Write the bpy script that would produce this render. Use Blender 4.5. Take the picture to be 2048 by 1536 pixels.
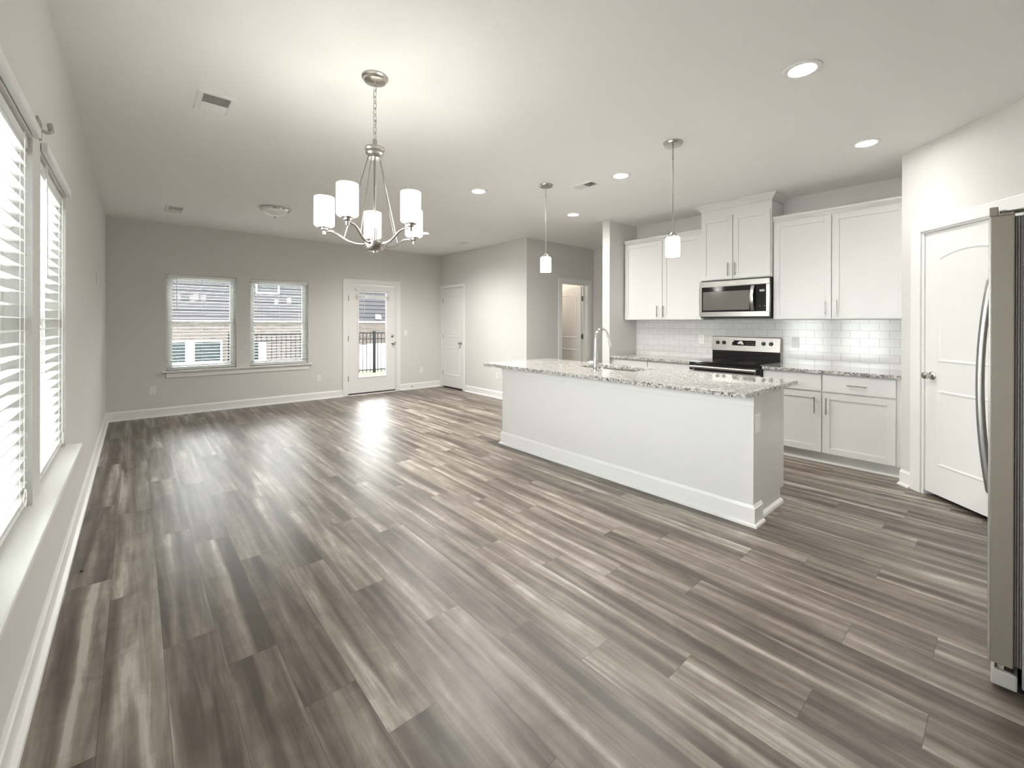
import bpy, bmesh, math, random
from mathutils import Vector, Matrix
PI = math.pi
C = bpy.context.scene.collection
S = bpy.context.scene
for o in list(bpy.data.objects):
    bpy.data.objects.remove(o)
random.seed(7)

# ------------------------------------------------------------------ camera, world, exposure
H = 2.74
F_PX, CY = 867.1, 647.25
yaw, pit, rol = math.radians(41.014), math.radians(-0.07), math.radians(0.143)
fw = Vector((math.sin(yaw)*math.cos(pit), math.cos(yaw)*math.cos(pit), math.sin(pit)))
rt = Vector((math.cos(yaw), -math.sin(yaw), 0)); up = rt.cross(fw)
r2 = math.cos(rol)*rt + math.sin(rol)*up
u2 = -math.sin(rol)*rt + math.cos(rol)*up
cam = bpy.data.cameras.new('camera')
cam.sensor_width = 36; cam.lens = F_PX/2048*36
cam.shift_y = -(768-CY)/2048
cam.clip_start = 0.02; cam.clip_end = 200
co = bpy.data.objects.new('camera', cam); C.objects.link(co)
co.matrix_world = Matrix(((r2.x, u2.x, -fw.x, 0), (r2.y, u2.y, -fw.y, 0), (r2.z, u2.z, -fw.z, 1.332), (0, 0, 0, 1)))
S.camera = co

S.view_settings.view_transform = 'Standard'
S.view_settings.look = 'None'
S.view_settings.exposure = 1.82
S.view_settings.gamma = 1
S.view_settings.use_curve_mapping = False
try:
    S.cycles.max_bounces = 10; S.cycles.diffuse_bounces = 7; S.cycles.glossy_bounces = 5
    S.cycles.transparent_max_bounces = 16; S.cycles.sample_clamp_indirect = 10
except Exception:
    pass

w = bpy.data.worlds.new('overcast_sky'); S.world = w; w.use_nodes = True
nt = w.node_tree
bg = nt.nodes['Background']
tc = nt.nodes.new('ShaderNodeTexCoord'); sx = nt.nodes.new('ShaderNodeSeparateXYZ')
rp = nt.nodes.new('ShaderNodeValToRGB')
rp.color_ramp.elements[0].position = 0.0; rp.color_ramp.elements[0].color = (0.82, 0.83, 0.83, 1)
rp.color_ramp.elements[1].position = 0.6; rp.color_ramp.elements[1].color = (0.93, 0.955, 0.97, 1)
nt.links.new(tc.outputs['Generated'], sx.inputs[0]); nt.links.new(sx.outputs['Z'], rp.inputs[0])
nt.links.new(rp.outputs[0], bg.inputs[0])
bg.inputs[1].default_value = 7.4

CAN_W = 50.0        # watts of each recessed light
CAN_COL = (1.0, 0.962, 0.915)

def portal(loc, rot, sx_, sy_):
    l = bpy.data.lights.new('window_daylight', 'AREA'); l.shape = 'RECTANGLE'; l.size = sx_; l.size_y = sy_
    l.cycles.is_portal = True
    o = bpy.data.objects.new('window_daylight', l); C.objects.link(o); o.location = loc; o.rotation_euler = rot
portal((-0.46, 0.97, 1.33), (0, -PI/2, 0), 1.38, 0.85)
portal((-0.46, 2.0, 1.33), (0, -PI/2, 0), 1.38, 0.85)
portal((-0.46, 3.03, 1.33), (0, -PI/2, 0), 1.38, 0.85)
portal((0.76, 8.06, 1.33), (-PI/2, 0, 0), 0.85, 1.38)
portal((1.80, 8.06, 1.33), (-PI/2, 0, 0), 0.87, 1.38)
portal((3.38, 8.06, 1.1), (-PI/2, 0, 0), 0.58, 1.64)

# ------------------------------------------------------------------ materials
def nodes(name):
    m = bpy.data.materials.new(name); m.use_nodes = True
    return m, m.node_tree, m.node_tree.nodes['Principled BSDF']
def pm(name, col, rough=0.5, metal=0.0, var=0.03, scale=6.0, bump=0.0, bscale=200, coat=0.0, spec=0.5, stretch=None):
    m, t, b = nodes(name)
    co_ = t.nodes.new('ShaderNodeTexCoord'); n = t.nodes.new('ShaderNodeTexNoise'); n.inputs['Scale'].default_value = scale
    r = t.nodes.new('ShaderNodeValToRGB')
    r.color_ramp.elements[0].color = tuple(c*(1-var) for c in col)+(1,)
    r.color_ramp.elements[1].color = tuple(min(1, c*(1+var)) for c in col)+(1,)
    src = co_.outputs['Object']
    if stretch:
        mp = t.nodes.new('ShaderNodeMapping'); mp.inputs['Scale'].default_value = stretch
        t.links.new(src, mp.inputs[0]); src = mp.outputs[0]
    t.links.new(src, n.inputs['Vector']); t.links.new(n.outputs['Fac'], r.inputs[0]); t.links.new(r.outputs[0], b.inputs['Base Color'])
    b.inputs['Roughness'].default_value = rough; b.inputs['Metallic'].default_value = metal
    b.inputs['Coat Weight'].default_value = coat; b.inputs['Specular IOR Level'].default_value = spec
    if bump:
        n2 = t.nodes.new('ShaderNodeTexNoise'); n2.inputs['Scale'].default_value = bscale
        bp = t.nodes.new('ShaderNodeBump'); bp.inputs['Strength'].default_value = bump; bp.inputs['Distance'].default_value = 0.001
        t.links.new(src, n2.inputs['Vector']); t.links.new(n2.outputs['Fac'], bp.inputs['Height']); t.links.new(bp.outputs[0], b.inputs['Normal'])
    return m
def emis(name, col, s, base=(0.9, 0.9, 0.88)):
    m, t, b = nodes(name)
    b.inputs['Base Color'].default_value = base+(1,)
    b.inputs['Emission Color'].default_value = col+(1,); b.inputs['Emission Strength'].default_value = s
    b.inputs['Roughness'].default_value = 0.3
    return m

M = {}
M['wall'] = pm('greige_wall_paint', (0.665, 0.656, 0.637), 0.75, bump=0.15, var=0.01)
M['ceil'] = pm('ceiling_paint', (0.84, 0.836, 0.822), 0.9, bump=0.3, bscale=90, var=0.01)
M['trim'] = pm('white_semi_gloss_trim', (0.80, 0.80, 0.79), 0.35, var=0.01)
M['cab'] = pm('white_cabinet_paint', (0.71, 0.71, 0.70), 0.38, var=0.01)
M['door'] = pm('white_door_paint', (0.78, 0.78, 0.77), 0.38, var=0.01)
M['vinyl'] = pm('white_window_vinyl', (0.82, 0.83, 0.82), 0.4, var=0.01)
M['steel'] = pm('brushed_stainless_steel', (0.50, 0.485, 0.465), 0.30, 1.0, var=0.06, scale=3, stretch=(1, 1, 60))
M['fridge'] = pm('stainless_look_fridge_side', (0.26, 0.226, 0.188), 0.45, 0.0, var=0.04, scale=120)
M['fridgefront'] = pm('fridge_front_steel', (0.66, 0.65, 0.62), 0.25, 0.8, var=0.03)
M['nickel'] = pm('brushed_nickel', (0.50, 0.48, 0.45), 0.27, 1.0, var=0.05, scale=30)
M['chrome'] = pm('polished_chrome', (0.82, 0.82, 0.82), 0.07, 1.0, var=0.01)
M['handle'] = pm('satin_fridge_handle', (0.33, 0.33, 0.325), 0.32, 1.0, var=0.03)
M['black'] = pm('black_gloss_glass', (0.012, 0.012, 0.013), 0.08, var=0.1)
M['blackm'] = pm('black_plastic', (0.02, 0.02, 0.02), 0.4, var=0.1)
M['gasket'] = pm('dark_grey_gasket', (0.15, 0.14, 0.13), 0.6, var=0.2, scale=60)
M['mesh'] = pm('microwave_window_screen', (0.16, 0.15, 0.14), 0.18, 0.2, var=0.08)
M['plate'] = pm('white_plastic_plate', (0.80, 0.80, 0.77), 0.35, var=0.01)
M['dark'] = pm('dark_slot', (0.03, 0.03, 0.03), 0.6)
M['void'] = pm('dark_unlit_interior', (0.10, 0.09, 0.08), 0.9)
M['slat'] = pm('white_blind_slat', (0.80, 0.81, 0.80), 0.4, var=0.01)
M['cord'] = pm('white_cord', (0.75, 0.75, 0.73), 0.6)
M['clear'] = pm('frosted_plastic', (0.50, 0.49, 0.45), 0.25, var=0.1, scale=40)
M['dispg'] = pm('pale_display', (0.42, 0.42, 0.36), 0.3)
M['sticker'] = pm('white_sticker', (0.80, 0.76, 0.73), 0.5)
M['rubber'] = pm('bronze_threshold', (0.05, 0.035, 0.028), 0.5)
M['opal'] = emis('lit_opal_glass', (1.0, 0.965, 0.90), 2.6)
M['opal_p'] = emis('lit_pendant_glass', (1.0, 0.97, 0.92), 3.5)
M['frost'] = pm('unlit_frosted_glass', (0.85, 0.85, 0.82), 0.25, var=0.02)
M['led'] = emis('lit_led_lens', CAN_COL, 40.0)

def glass():
    m = bpy.data.materials.new('window_glass'); m.use_nodes = True; t = m.node_tree
    for n in list(t.nodes): t.nodes.remove(n)
    o = t.nodes.new('ShaderNodeOutputMaterial'); mx = t.nodes.new('ShaderNodeMixShader')
    tr = t.nodes.new('ShaderNodeBsdfTransparent'); tr.inputs[0].default_value = (0.95, 0.96, 0.95, 1)
    g = t.nodes.new('ShaderNodeBsdfGlossy'); g.inputs['Roughness'].default_value = 0.02
    fr = t.nodes.new('ShaderNodeFresnel'); fr.inputs[0].default_value = 1.45
    t.links.new(fr.outputs[0], mx.inputs[0]); t.links.new(tr.outputs[0], mx.inputs[1]); t.links.new(g.outputs[0], mx.inputs[2])
    t.links.new(mx.outputs[0], o.inputs[0]); return m
M['glass'] = glass()

def granite():
    m, t, b = nodes('speckled_grey_granite')
    c = t.nodes.new('ShaderNodeTexCoord')
    v = t.nodes.new('ShaderNodeTexVoronoi'); v.inputs['Scale'].default_value = 150
    v2 = t.nodes.new('ShaderNodeTexVoronoi'); v2.inputs['Scale'].default_value = 75
    n = t.nodes.new('ShaderNodeTexNoise'); n.inputs['Scale'].default_value = 60; n.inputs['Detail'].default_value = 4
    for q in (v, v2, n): t.links.new(c.outputs['Object'], q.inputs['Vector'])
    s1 = t.nodes.new('ShaderNodeSeparateColor'); t.links.new(v.outputs['Color'], s1.inputs[0])
    s2 = t.nodes.new('ShaderNodeSeparateColor'); t.links.new(v2.outputs['Color'], s2.inputs[0])
    a = t.nodes.new('ShaderNodeMath'); a.operation = 'ADD'; t.links.new(s1.outputs[0], a.inputs[0]); t.links.new(s2.outputs[1], a.inputs[1])
    d = t.nodes.new('ShaderNodeMath'); d.operation = 'ADD'; t.links.new(a.outputs[0], d.inputs[0]); t.links.new(n.outputs['Fac'], d.inputs[1])
    e = t.nodes.new('ShaderNodeMath'); e.operation = 'DIVIDE'; e.inputs[1].default_value = 2.5; t.links.new(d.outputs[0], e.inputs[0])
    r = t.nodes.new('ShaderNodeValToRGB'); cr = r.color_ramp; cr.interpolation = 'CONSTANT'
    cr.elements[0].position = 0; cr.elements[0].color = (0.045, 0.042, 0.038, 1)
    cr.elements[1].position = 0.30; cr.elements[1].color = (0.15, 0.145, 0.135, 1)
    for p, q in ((0.42, (0.26, 0.25, 0.235, 1)), (0.56, (0.36, 0.35, 0.335, 1)), (0.68, (0.60, 0.59, 0.57, 1))):
        x = cr.elements.new(p); x.color = q
    t.links.new(e.outputs[0], r.inputs[0]); t.links.new(r.outputs[0], b.inputs['Base Color'])
    b.inputs['Roughness'].default_value = 0.05; b.inputs['Specular IOR Level'].default_value = 1.0
    return m
M['granite'] = granite()

def tile():
    m, t, b = nodes('white_subway_tile')
    c = t.nodes.new('ShaderNodeTexCoord'); sp = t.nodes.new('ShaderNodeSeparateXYZ'); cb = t.nodes.new('ShaderNodeCombineXYZ')
    t.links.new(c.outputs['Object'], sp.inputs[0]); t.links.new(sp.outputs['Y'], cb.inputs['X']); t.links.new(sp.outputs['Z'], cb.inputs['Y'])
    br = t.nodes.new('ShaderNodeTexBrick'); br.offset = 0.5; br.squash = 1
    br.inputs['Scale'].default_value = 1; br.inputs['Mortar Size'].default_value = 0.0016; br.inputs['Mortar Smooth'].default_value = 0.1
    br.inputs['Brick Width'].default_value = 0.1540; br.inputs['Row Height'].default_value = 0.0790
    br.inputs['Color1'].default_value = (0.72, 0.72, 0.71, 1); br.inputs['Color2'].default_value = (0.68, 0.685, 0.675, 1)
    br.inputs['Mortar'].default_value = (0.42, 0.41, 0.39, 1)
    t.links.new(cb.outputs[0], br.inputs['Vector']); t.links.new(br.outputs['Color'], b.inputs['Base Color'])
    bp = t.nodes.new('ShaderNodeBump'); bp.inputs['Strength'].default_value = 0.4; bp.inputs['Distance'].default_value = 0.002; bp.invert = True
    t.links.new(br.outputs['Fac'], bp.inputs['Height']); t.links.new(bp.outputs[0], b.inputs['Normal'])
    b.inputs['Roughness'].default_value = 0.12
    return m
M['tile'] = tile()

def brick(name, w_, h_, c1, c2, mo, ms, axis='X'):
    m, t, b = nodes(name)
    c = t.nodes.new('ShaderNodeTexCoord'); sp = t.nodes.new('ShaderNodeSeparateXYZ'); cb = t.nodes.new('ShaderNodeCombineXYZ')
    t.links.new(c.outputs['Object'], sp.inputs[0]); t.links.new(sp.outputs[axis], cb.inputs['X']); t.links.new(sp.outputs['Z'], cb.inputs['Y'])
    br = t.nodes.new('ShaderNodeTexBrick'); br.inputs['Scale'].default_value = 1
    br.inputs['Brick Width'].default_value = w_; br.inputs['Row Height'].default_value = h_; br.inputs['Mortar Size'].default_value = ms
    br.inputs['Color1'].default_value = c1+(1,); br.inputs['Color2'].default_value = c2+(1,); br.inputs['Mortar'].default_value = mo+(1,)
    t.links.new(cb.outputs[0], br.inputs['Vector']); t.links.new(br.outputs['Color'], b.inputs['Base Color'])
    b.inputs['Roughness'].default_value = 0.85
    return m
M['brick'] = brick('tan_brick', 0.21, 0.075, (0.046, 0.034, 0.027), (0.016, 0.011, 0.009), (0.046, 0.042, 0.037), 0.011)
M['siding'] = pm('grey_lap_siding', (0.032, 0.031, 0.034), 0.8, var=0.04, spec=0.1)
M['shingle'] = pm('dark_roof_shingle', (0.09, 0.085, 0.08), 0.9, var=0.2, scale=8)
M['housetrim'] = pm('white_house_trim', (0.50, 0.505, 0.50), 0.6)
M['teal'] = pm('dark_reflective_house_glass', (0.014, 0.020, 0.020), 0.35, var=0.3, scale=3, spec=0.15)
M['fence'] = pm('black_aluminium_fence', (0.006, 0.006, 0.007), 0.6, spec=0.1)
M['concrete'] = pm('light_concrete', (0.62, 0.60, 0.57), 0.9, var=0.06)
M['bark'] = pm('dark_bark', (0.06, 0.05, 0.045), 0.9)

def grass():
    m, t, b = nodes('lawn_grass')
    c = t.nodes.new('ShaderNodeTexCoord'); n = t.nodes.new('ShaderNodeTexNoise'); n.inputs['Scale'].default_value = 25; n.inputs['Detail'].default_value = 8
    r = t.nodes.new('ShaderNodeValToRGB'); r.color_ramp.elements[0].position = .35; r.color_ramp.elements[1].position = .65
    r.color_ramp.elements[0].color = (0.016, 0.021, 0.007, 1); r.color_ramp.elements[1].color = (0.036, 0.044, 0.017, 1)
    t.links.new(c.outputs['Object'], n.inputs['Vector']); t.links.new(n.outputs['Fac'], r.inputs[0]); t.links.new(r.outputs[0], b.inputs['Base Color'])
    b.inputs['Roughness'].default_value = 0.9
    return m
M['grass'] = grass()

def floor_mat():
    m, t, b = nodes('grey_brown_vinyl_plank')
    N, L = t.nodes.new, t.links.new
    c = N('ShaderNodeTexCoord'); at = N('ShaderNodeAttribute'); at.attribute_name = 'plank'
    sc = N('ShaderNodeVectorMath'); sc.operation = 'SCALE'; sc.inputs['Scale'].default_value = 37.0; L(at.outputs['Vector'], sc.inputs[0])
    ad = N('ShaderNodeVectorMath'); ad.operation = 'ADD'; L(c.outputs['Object'], ad.inputs[0]); L(sc.outputs[0], ad.inputs[1])
    def nz(scale, detail, rough=0.5, dist=0.0):
        mp = N('ShaderNodeMapping'); mp.inputs['Scale'].default_value = scale; L(ad.outputs[0], mp.inputs[0])
        n = N('ShaderNodeTexNoise'); n.inputs['Scale'].default_value = 1; n.inputs['Detail'].default_value = detail
        n.inputs['Roughness'].default_value = rough; n.inputs['Distortion'].default_value = dist
        L(mp.outputs[0], n.inputs['Vector']); return n
    broad = nz((14, 0.7, 1), 1.2, 0.4, 0.5)
    strip = nz((27, 1.8, 1), 2.5, 0.5, 0.8)
    fine = nz((150, 6, 1), 4, 0.55, 0.0)
    mott = nz((9, 7, 1), 5, 0.65, 0.8)
    def math_(op, a, b_, clamp=False):
        q = N('ShaderNodeMath'); q.operation = op; q.use_clamp = clamp
        for i, v in enumerate((a, b_)):
            if isinstance(v, (int, float)): q.inputs[i].default_value = v
            else: L(v, q.inputs[i])
        return q.outputs[0]
    sp = N('ShaderNodeSeparateXYZ'); L(at.outputs['Vector'], sp.inputs[0])
    a = math_('MULTIPLY', math_('SUBTRACT', broad.outputs['Fac'], 0.5), 1.75)
    b1 = math_('MULTIPLY', math_('SUBTRACT', strip.outputs['Fac'], 0.5), 1.0)
    c1 = math_('MULTIPLY', math_('SUBTRACT', fine.outputs['Fac'], 0.5), 0.34)
    d1 = math_('MULTIPLY', math_('SUBTRACT', mott.outputs['Fac'], 0.5), 0.5)
    e1 = math_('MULTIPLY', math_('SUBTRACT', sp.outputs['X'], 0.5), 0.26)
    tot = math_('ADD', math_('ADD', math_('ADD', a, b1), math_('ADD', c1, d1)), math_('ADD', e1, 0.46), True)
    r = N('ShaderNodeValToRGB'); cr = r.color_ramp
    cr.elements[0].position = 0.0; cr.elements[0].color = (0.062, 0.049, 0.039, 1)
    cr.elements[1].position = 1.0; cr.elements[1].color = (0.44, 0.405, 0.36, 1)
    for p, q in ((0.25, (0.108, 0.087, 0.070, 1)), (0.5, (0.170, 0.143, 0.117, 1)), (0.75, (0.262, 0.230, 0.196, 1))):
        x = cr.elements.new(p); x.color = q
    L(tot, r.inputs[0])
    # seam lines from the plank uv map
    uv = N('ShaderNodeUVMap'); uv.uv_map = 'UVMap'; su = N('ShaderNodeSeparateXYZ'); L(uv.outputs[0], su.inputs[0])
    def edge(s, half, wdt):
        q = math_('ABSOLUTE', math_('SUBTRACT', s, half), 0); q = math_('SUBTRACT', half, q); return math_('LESS_THAN', q, wdt)
    seam = math_('MAXIMUM', edge(su.outputs['X'], 0.0889, 0.0011), edge(su.outputs['Y'], 0.6096, 0.0014))
    mx = N('ShaderNodeMix'); mx.data_type = 'RGBA'; L(math_('MULTIPLY', seam, 0.55), mx.inputs[0]); L(r.outputs[0], mx.inputs[6]); mx.inputs[7].default_value = (0.04, 0.03, 0.025, 1)
    L(mx.outputs[2], b.inputs['Base Color'])
    rr = math_('ADD', math_('MULTIPLY', fine.outputs['Fac'], 0.12), 0.31); L(rr, b.inputs['Roughness'])
    bp = N('ShaderNodeBump'); bp.inputs['Strength'].default_value = 0.12; bp.inputs['Distance'].default_value = 0.001
    L(fine.outputs['Fac'], bp.inputs['Height']); L(bp.outputs[0], b.inputs['Normal'])
    b.inputs['Specular IOR Level'].default_value = 0.5
    return m
M['floor'] = floor_mat()

# ------------------------------------------------------------------ mesh helpers (world coordinates)
def wloc(p):
    v = Vector((0, 0, 0))
    while p is not None: v += p.location; p = p.parent
    return v
class MB:
    def __init__(s): s.b = bmesh.new()
    def box(s, x0, x1, y0, y1, z0, z1):
        x0, x1 = sorted((x0, x1)); y0, y1 = sorted((y0, y1)); z0, z1 = sorted((z0, z1))
        v = [s.b.verts.new((x, y, z)) for x in (x0, x1) for y in (y0, y1) for z in (z0, z1)]
        for f in ((0, 1, 3, 2), (4, 6, 7, 5), (0, 4, 5, 1), (2, 3, 7, 6), (0, 2, 6, 4), (1, 5, 7, 3)):
            s.b.faces.new([v[i] for i in f])
        return s
    def xbox(s, mtx, sx, sy, sz):      # a box of half sizes in a frame
        v = [s.b.verts.new(mtx @ Vector((x, y, z))) for x in (-sx, sx) for y in (-sy, sy) for z in (-sz, sz)]
        for f in ((0, 1, 3, 2), (4, 6, 7, 5), (0, 4, 5, 1), (2, 3, 7, 6), (0, 2, 6, 4), (1, 5, 7, 3)):
            s.b.faces.new([v[i] for i in f])
        return s
    def tube(s, pts, r, n=10, cap=True, flat=1.0, closed=False):
        pts = [Vector(p) for p in pts]; k = len(pts)
        rs = r if isinstance(r, (list, tuple)) else [r]*k
        rings = []; pn = None
        for i, p in enumerate(pts):
            if closed: d = pts[(i+1) % k]-pts[i-1]
            else: d = (pts[min(i+1, k-1)]-pts[max(i-1, 0)])
            d.normalize()
            if pn is None: ref = Vector((0, 0, 1)) if abs(d.z) < .9 else Vector((1, 0, 0)); a = d.cross(ref).normalized()
            else: a = (pn - d*pn.dot(d)).normalized()
            pn = a; b_ = d.cross(a)
            rings.append([s.b.verts.new(p + a*math.cos(t)*rs[i] + b_*math.sin(t)*rs[i]*flat) for t in [2*PI*j/n for j in range(n)]])
        for i in range(k if closed else k-1):
            A, B = rings[i], rings[(i+1) % k]
            for j in range(n): s.b.faces.new((A[j], A[(j+1) % n], B[(j+1) % n], B[j]))
        if cap and not closed: s.b.faces.new(rings[0][::-1]); s.b.faces.new(rings[-1])
        return s
    def lathe(s, prof, c, n=32, axis='Z', close=True):   # prof: (radius, height)
        rings = []
        for r, h in prof:
            ring = []
            for j in range(n):
                t = 2*PI*j/n; a, b_ = r*math.cos(t), r*math.sin(t)
                q = {'Z': (a, b_, h), 'X': (h, a, b_), 'Y': (a, h, b_)}[axis]
                ring.append(s.b.verts.new((c[0]+q[0], c[1]+q[1], c[2]+q[2])))
            rings.append(ring)
        for A, B in zip(rings, rings[1:]):
            for j in range(n): s.b.faces.new((A[j], A[(j+1) % n], B[(j+1) % n], B[j]))
        if close: s.b.faces.new(rings[0][::-1]); s.b.faces.new(rings[-1])
        return s
    def sweep(s, path, prof, closed=False):    # horizontal path, prof of (offset to the left, z)
        P = [Vector((p[0], p[1], 0)) for p in path]; k = len(P); rings = []
        for i in range(k):
            ds = []
            if i > 0 or closed: ds.append((P[i]-P[i-1]).normalized())
            if i < k-1 or closed: ds.append((P[(i+1) % k]-P[i]).normalized())
            ns = [Vector((-d.y, d.x, 0)) for d in ds]
            nn = sum(ns, Vector((0, 0, 0))).normalized(); sc_ = 1/max(.3, nn.dot(ns[0]))
            rings.append([s.b.verts.new(P[i]+nn*o*sc_+Vector((0, 0, z))) for o, z in prof])
        n = len(prof)
        for i in range(k if closed else k-1):
            A, B = rings[i], rings[(i+1) % k]
            for j in range(n): s.b.faces.new((A[j], A[(j+1) % n], B[(j+1) % n], B[j]))
        if not closed: s.b.faces.new(rings[0][::-1]); s.b.faces.new(rings[-1])
        return s
    def prism(s, poly, o, ex, ey, ez, d):       # polygon in (ex,ey) extruded by d along ez
        o, ex, ey, ez = map(Vector, (o, ex, ey, ez))
        A = [s.b.verts.new(o+ex*a+ey*b_) for a, b_ in poly]; B = [s.b.verts.new(o+ex*a+ey*b_+ez*d) for a, b_ in poly]
        s.b.faces.new(A[::-1]); s.b.faces.new(B)
        for j in range(len(poly)): s.b.faces.new((A[j], A[(j+1) % len(poly)], B[(j+1) % len(poly)], B[j]))
        return s
    def ring(s, poly, o, ex, ey, ez, prof):     # closed moulding following a polygon; prof of (inward offset, height)
        o, ex, ey, ez = map(Vector, (o, ex, ey, ez)); k = len(poly); rings = []
        for i in range(k):
            a = Vector(poly[i-1]); b_ = Vector(poly[i]); c = Vector(poly[(i+1) % k])
            d1 = (b_-a).normalized(); d2 = (c-b_).normalized()
            n1 = Vector((-d1.y, d1.x)); n2 = Vector((-d2.y, d2.x)); nn = (n1+n2).normalized(); sc_ = 1/max(.3, nn.dot(n1))
            rings.append([s.b.verts.new(o+ex*(b_+nn*q*sc_).x+ey*(b_+nn*q*sc_).y+ez*hh) for q, hh in prof])
        n = len(prof)
        for i in range(k):
            A, B = rings[i], rings[(i+1) % k]
            for j in range(n): s.b.faces.new((A[j], A[(j+1) % n], B[(j+1) % n], B[j]))
        return s
    def build(s, name, mat, parent=None, smooth=False, bevel=0.0):
        bmesh.ops.recalc_face_normals(s.b, faces=s.b.faces)
        off = wloc(parent)
        if off.length: bmesh.ops.translate(s.b, verts=s.b.verts, vec=-off)
        me = bpy.data.meshes.new(name); s.b.to_mesh(me); s.b.free()
        me.materials.append(M[mat] if isinstance(mat, str) else mat)
        o = bpy.data.objects.new(name, me); C.objects.link(o)
        if parent is not None: o.parent = parent
        if smooth:
            for p in me.polygons: p.use_smooth = True
            try: me.set_sharp_from_angle(angle=math.radians(35))
            except Exception: pass
        if bevel:
            bv = o.modifiers.new('bevel', 'BEVEL'); bv.width = bevel; bv.segments = 2; bv.limit_method = 'ANGLE'; bv.angle_limit = math.radians(40)
        return o
def bx(name, mat, parent, *a, **k): return MB().box(*a).build(name, mat, parent, **k)
def tag(o, label, cat, group=None, kind=None):
    o['label'] = label; o['category'] = cat
    if group: o['group'] = group
    if kind: o['kind'] = kind
    return o
def thing(name, label, cat, loc, group=None):
    o = bpy.data.objects.new(name, None); C.objects.link(o); o.location = loc; o.empty_display_size = 0.1
    return tag(o, label, cat, group)
def st(o, label=None):
    o['kind'] = 'structure'
    if label: o['label'] = label
    return o
def sthing(name, label, loc):
    o = bpy.data.objects.new(name, None); C.objects.link(o); o.location = loc; o.empty_display_size = 0.1
    return st(o, label)

# ------------------------------------------------------------------ key dimensions
XL, YB, XR, YH, XHR = -0.292, 7.879, 4.863, 5.228, 6.608
XK, YS, YSB, XS0 = 5.539, 3.592, 3.711, 4.887
XO, YO = 4.821, 0.596
YF = -0.95
T = 0.14
Q = 1/math.sqrt(2)

# ------------------------------------------------------------------ floor
def build_floor():
    W, Ln, X0 = 0.1778, 1.2192, 0.089
    ph = {-3: .95, -2: .62, -1: .38, 0: 1.04, 1: .77, 2: .38, 3: .10, 4: .91, 5: .49, 6: .19, 7: 1.11, 8: .84, 9: .47, 10: .18, 11: 1.05,
          12: .46, 13: .20, 14: 1.0, 15: .75, 16: .46}
    rr = random.Random(3)
    bm = bmesh.new(); uvl = bm.loops.layers.uv.new('UVMap'); cl = bm.loops.layers.float_color.new('plank')
    for r in range(-3, 40):
        p = ph.get(r, rr.random()*Ln); xa, xb = X0+r*W, X0+(r+1)*W
        k0 = int((-1.2-p)//Ln)
        y = p+k0*Ln
        while y < 8.2:
            ya, yb = max(y, -1.1), min(y+Ln, 8.02)
            if yb > ya:
                v = [bm.verts.new((a, b_, 0)) for a, b_ in ((xa, ya), (xb, ya), (xb, yb), (xa, yb))]
                f = bm.faces.new(v); col = (rr.random(), rr.random(), rr.random(), 1)
                for lp in f.loops:
                    lp[uvl].uv = (lp.vert.co.x-xa, lp.vert.co.y-y); lp[cl] = col
            y += Ln
    me = bpy.data.meshes.new('floor'); bm.to_mesh(me); bm.free(); me.materials.append(M['floor'])
    o = bpy.data.objects.new('floor', me); C.objects.link(o); st(o, 'grey brown wood-look plank floor')
    st(bx('floor', 'concrete', None, -0.43, 7.3, -1.1, 8.02, -0.12, -0.004), 'slab under the plank floor')
build_floor()
st(bx('ceiling', 'ceil', None, XL-T, 7.3, YF-T, YB+T, H, H+0.12), 'flat painted ceiling')

# ------------------------------------------------------------------ walls
def wall_grid(name, axis, p0, p1, a0, a1, holes, label, mat='wall'):
    # axis 'x': wall thick between x=p0..p1, spans y a0..a1 ; holes (a,b,z0,z1)
    us = sorted({a0, a1}|{h[0] for h in holes}|{h[1] for h in holes}); zs = sorted({0, H}|{h[2] for h in holes}|{h[3] for h in holes})
    m = MB()
    for i in range(len(us)-1):
        run = None
        for j in range(len(zs)-1):
            uc, zc = (us[i]+us[i+1])/2, (zs[j]+zs[j+1])/2
            solid = not any(h[0] < uc < h[1] and h[2] < zc < h[3] for h in holes)
            if solid and run is None: run = zs[j]
            if (not solid or j == len(zs)-2) and run is not None:
                top = zs[j+1] if solid else zs[j]
                if axis == 'x': m.box(p0, p1, us[i], us[i+1], run, top)
                else: m.box(us[i], us[i+1], p0, p1, run, top)
                run = None
    bmesh.ops.remove_doubles(m.b, verts=m.b.verts, dist=1e-5)
    seen = {}
    for f in list(m.b.faces):
        k = tuple(sorted(tuple(round(q, 4) for q in v.co) for v in f.verts))
        if k in seen: seen[k].append(f)
        else: seen[k] = [f]
    dl = [f for fs in seen.values() if len(fs) > 1 for f in fs]
    if dl: bmesh.ops.delete(m.b, geom=dl, context='FACES_ONLY')
    return st(m.build(name, mat), label)

WB, WT = 0.637, 2.021
LW = [(0.548, 1.398), (1.575, 2.425), (2.602, 3.455)]
BW = [(0.335, 1.189), (1.371, 2.237)]
BD = (2.905, 3.853, 0.0, 2.055)
wall_grid('wall_left', 'x', XL-T, XL, YF-T, YB+T, [(a, b, WB, WT) for a, b in LW], 'greige wall with the tall blinds, left')
wall_grid('wall_back', 'y', YB, YB+T, XL, 7.3, [(a, b, WB, WT) for a, b in BW]+[BD], 'greige wall with two windows and the glazed door')
CDH = (7.045, 7.822, 0.0, 2.06)
wall_grid('wall_right', 'x', XR, XR+0.115, YH, YB, [CDH], 'greige wall with the closet door')
HDH = (5.712, 6.444, 0.0, 2.06)
wall_grid('wall_hallway', 'y', YH, YH+0.115, XR+0.115, 7.3, [HDH], 'hallway wall facing the room')
st(bx('wall_hallway', 'wall', None, XHR, XHR+0.12, 1.5, YH, 0, H), 'right wall of the hallway')
st(bx('wall_hallway', 'wall', None, XK+0.115, XHR, 1.5, 1.6, 0, H), 'far end of the hallway')
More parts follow.
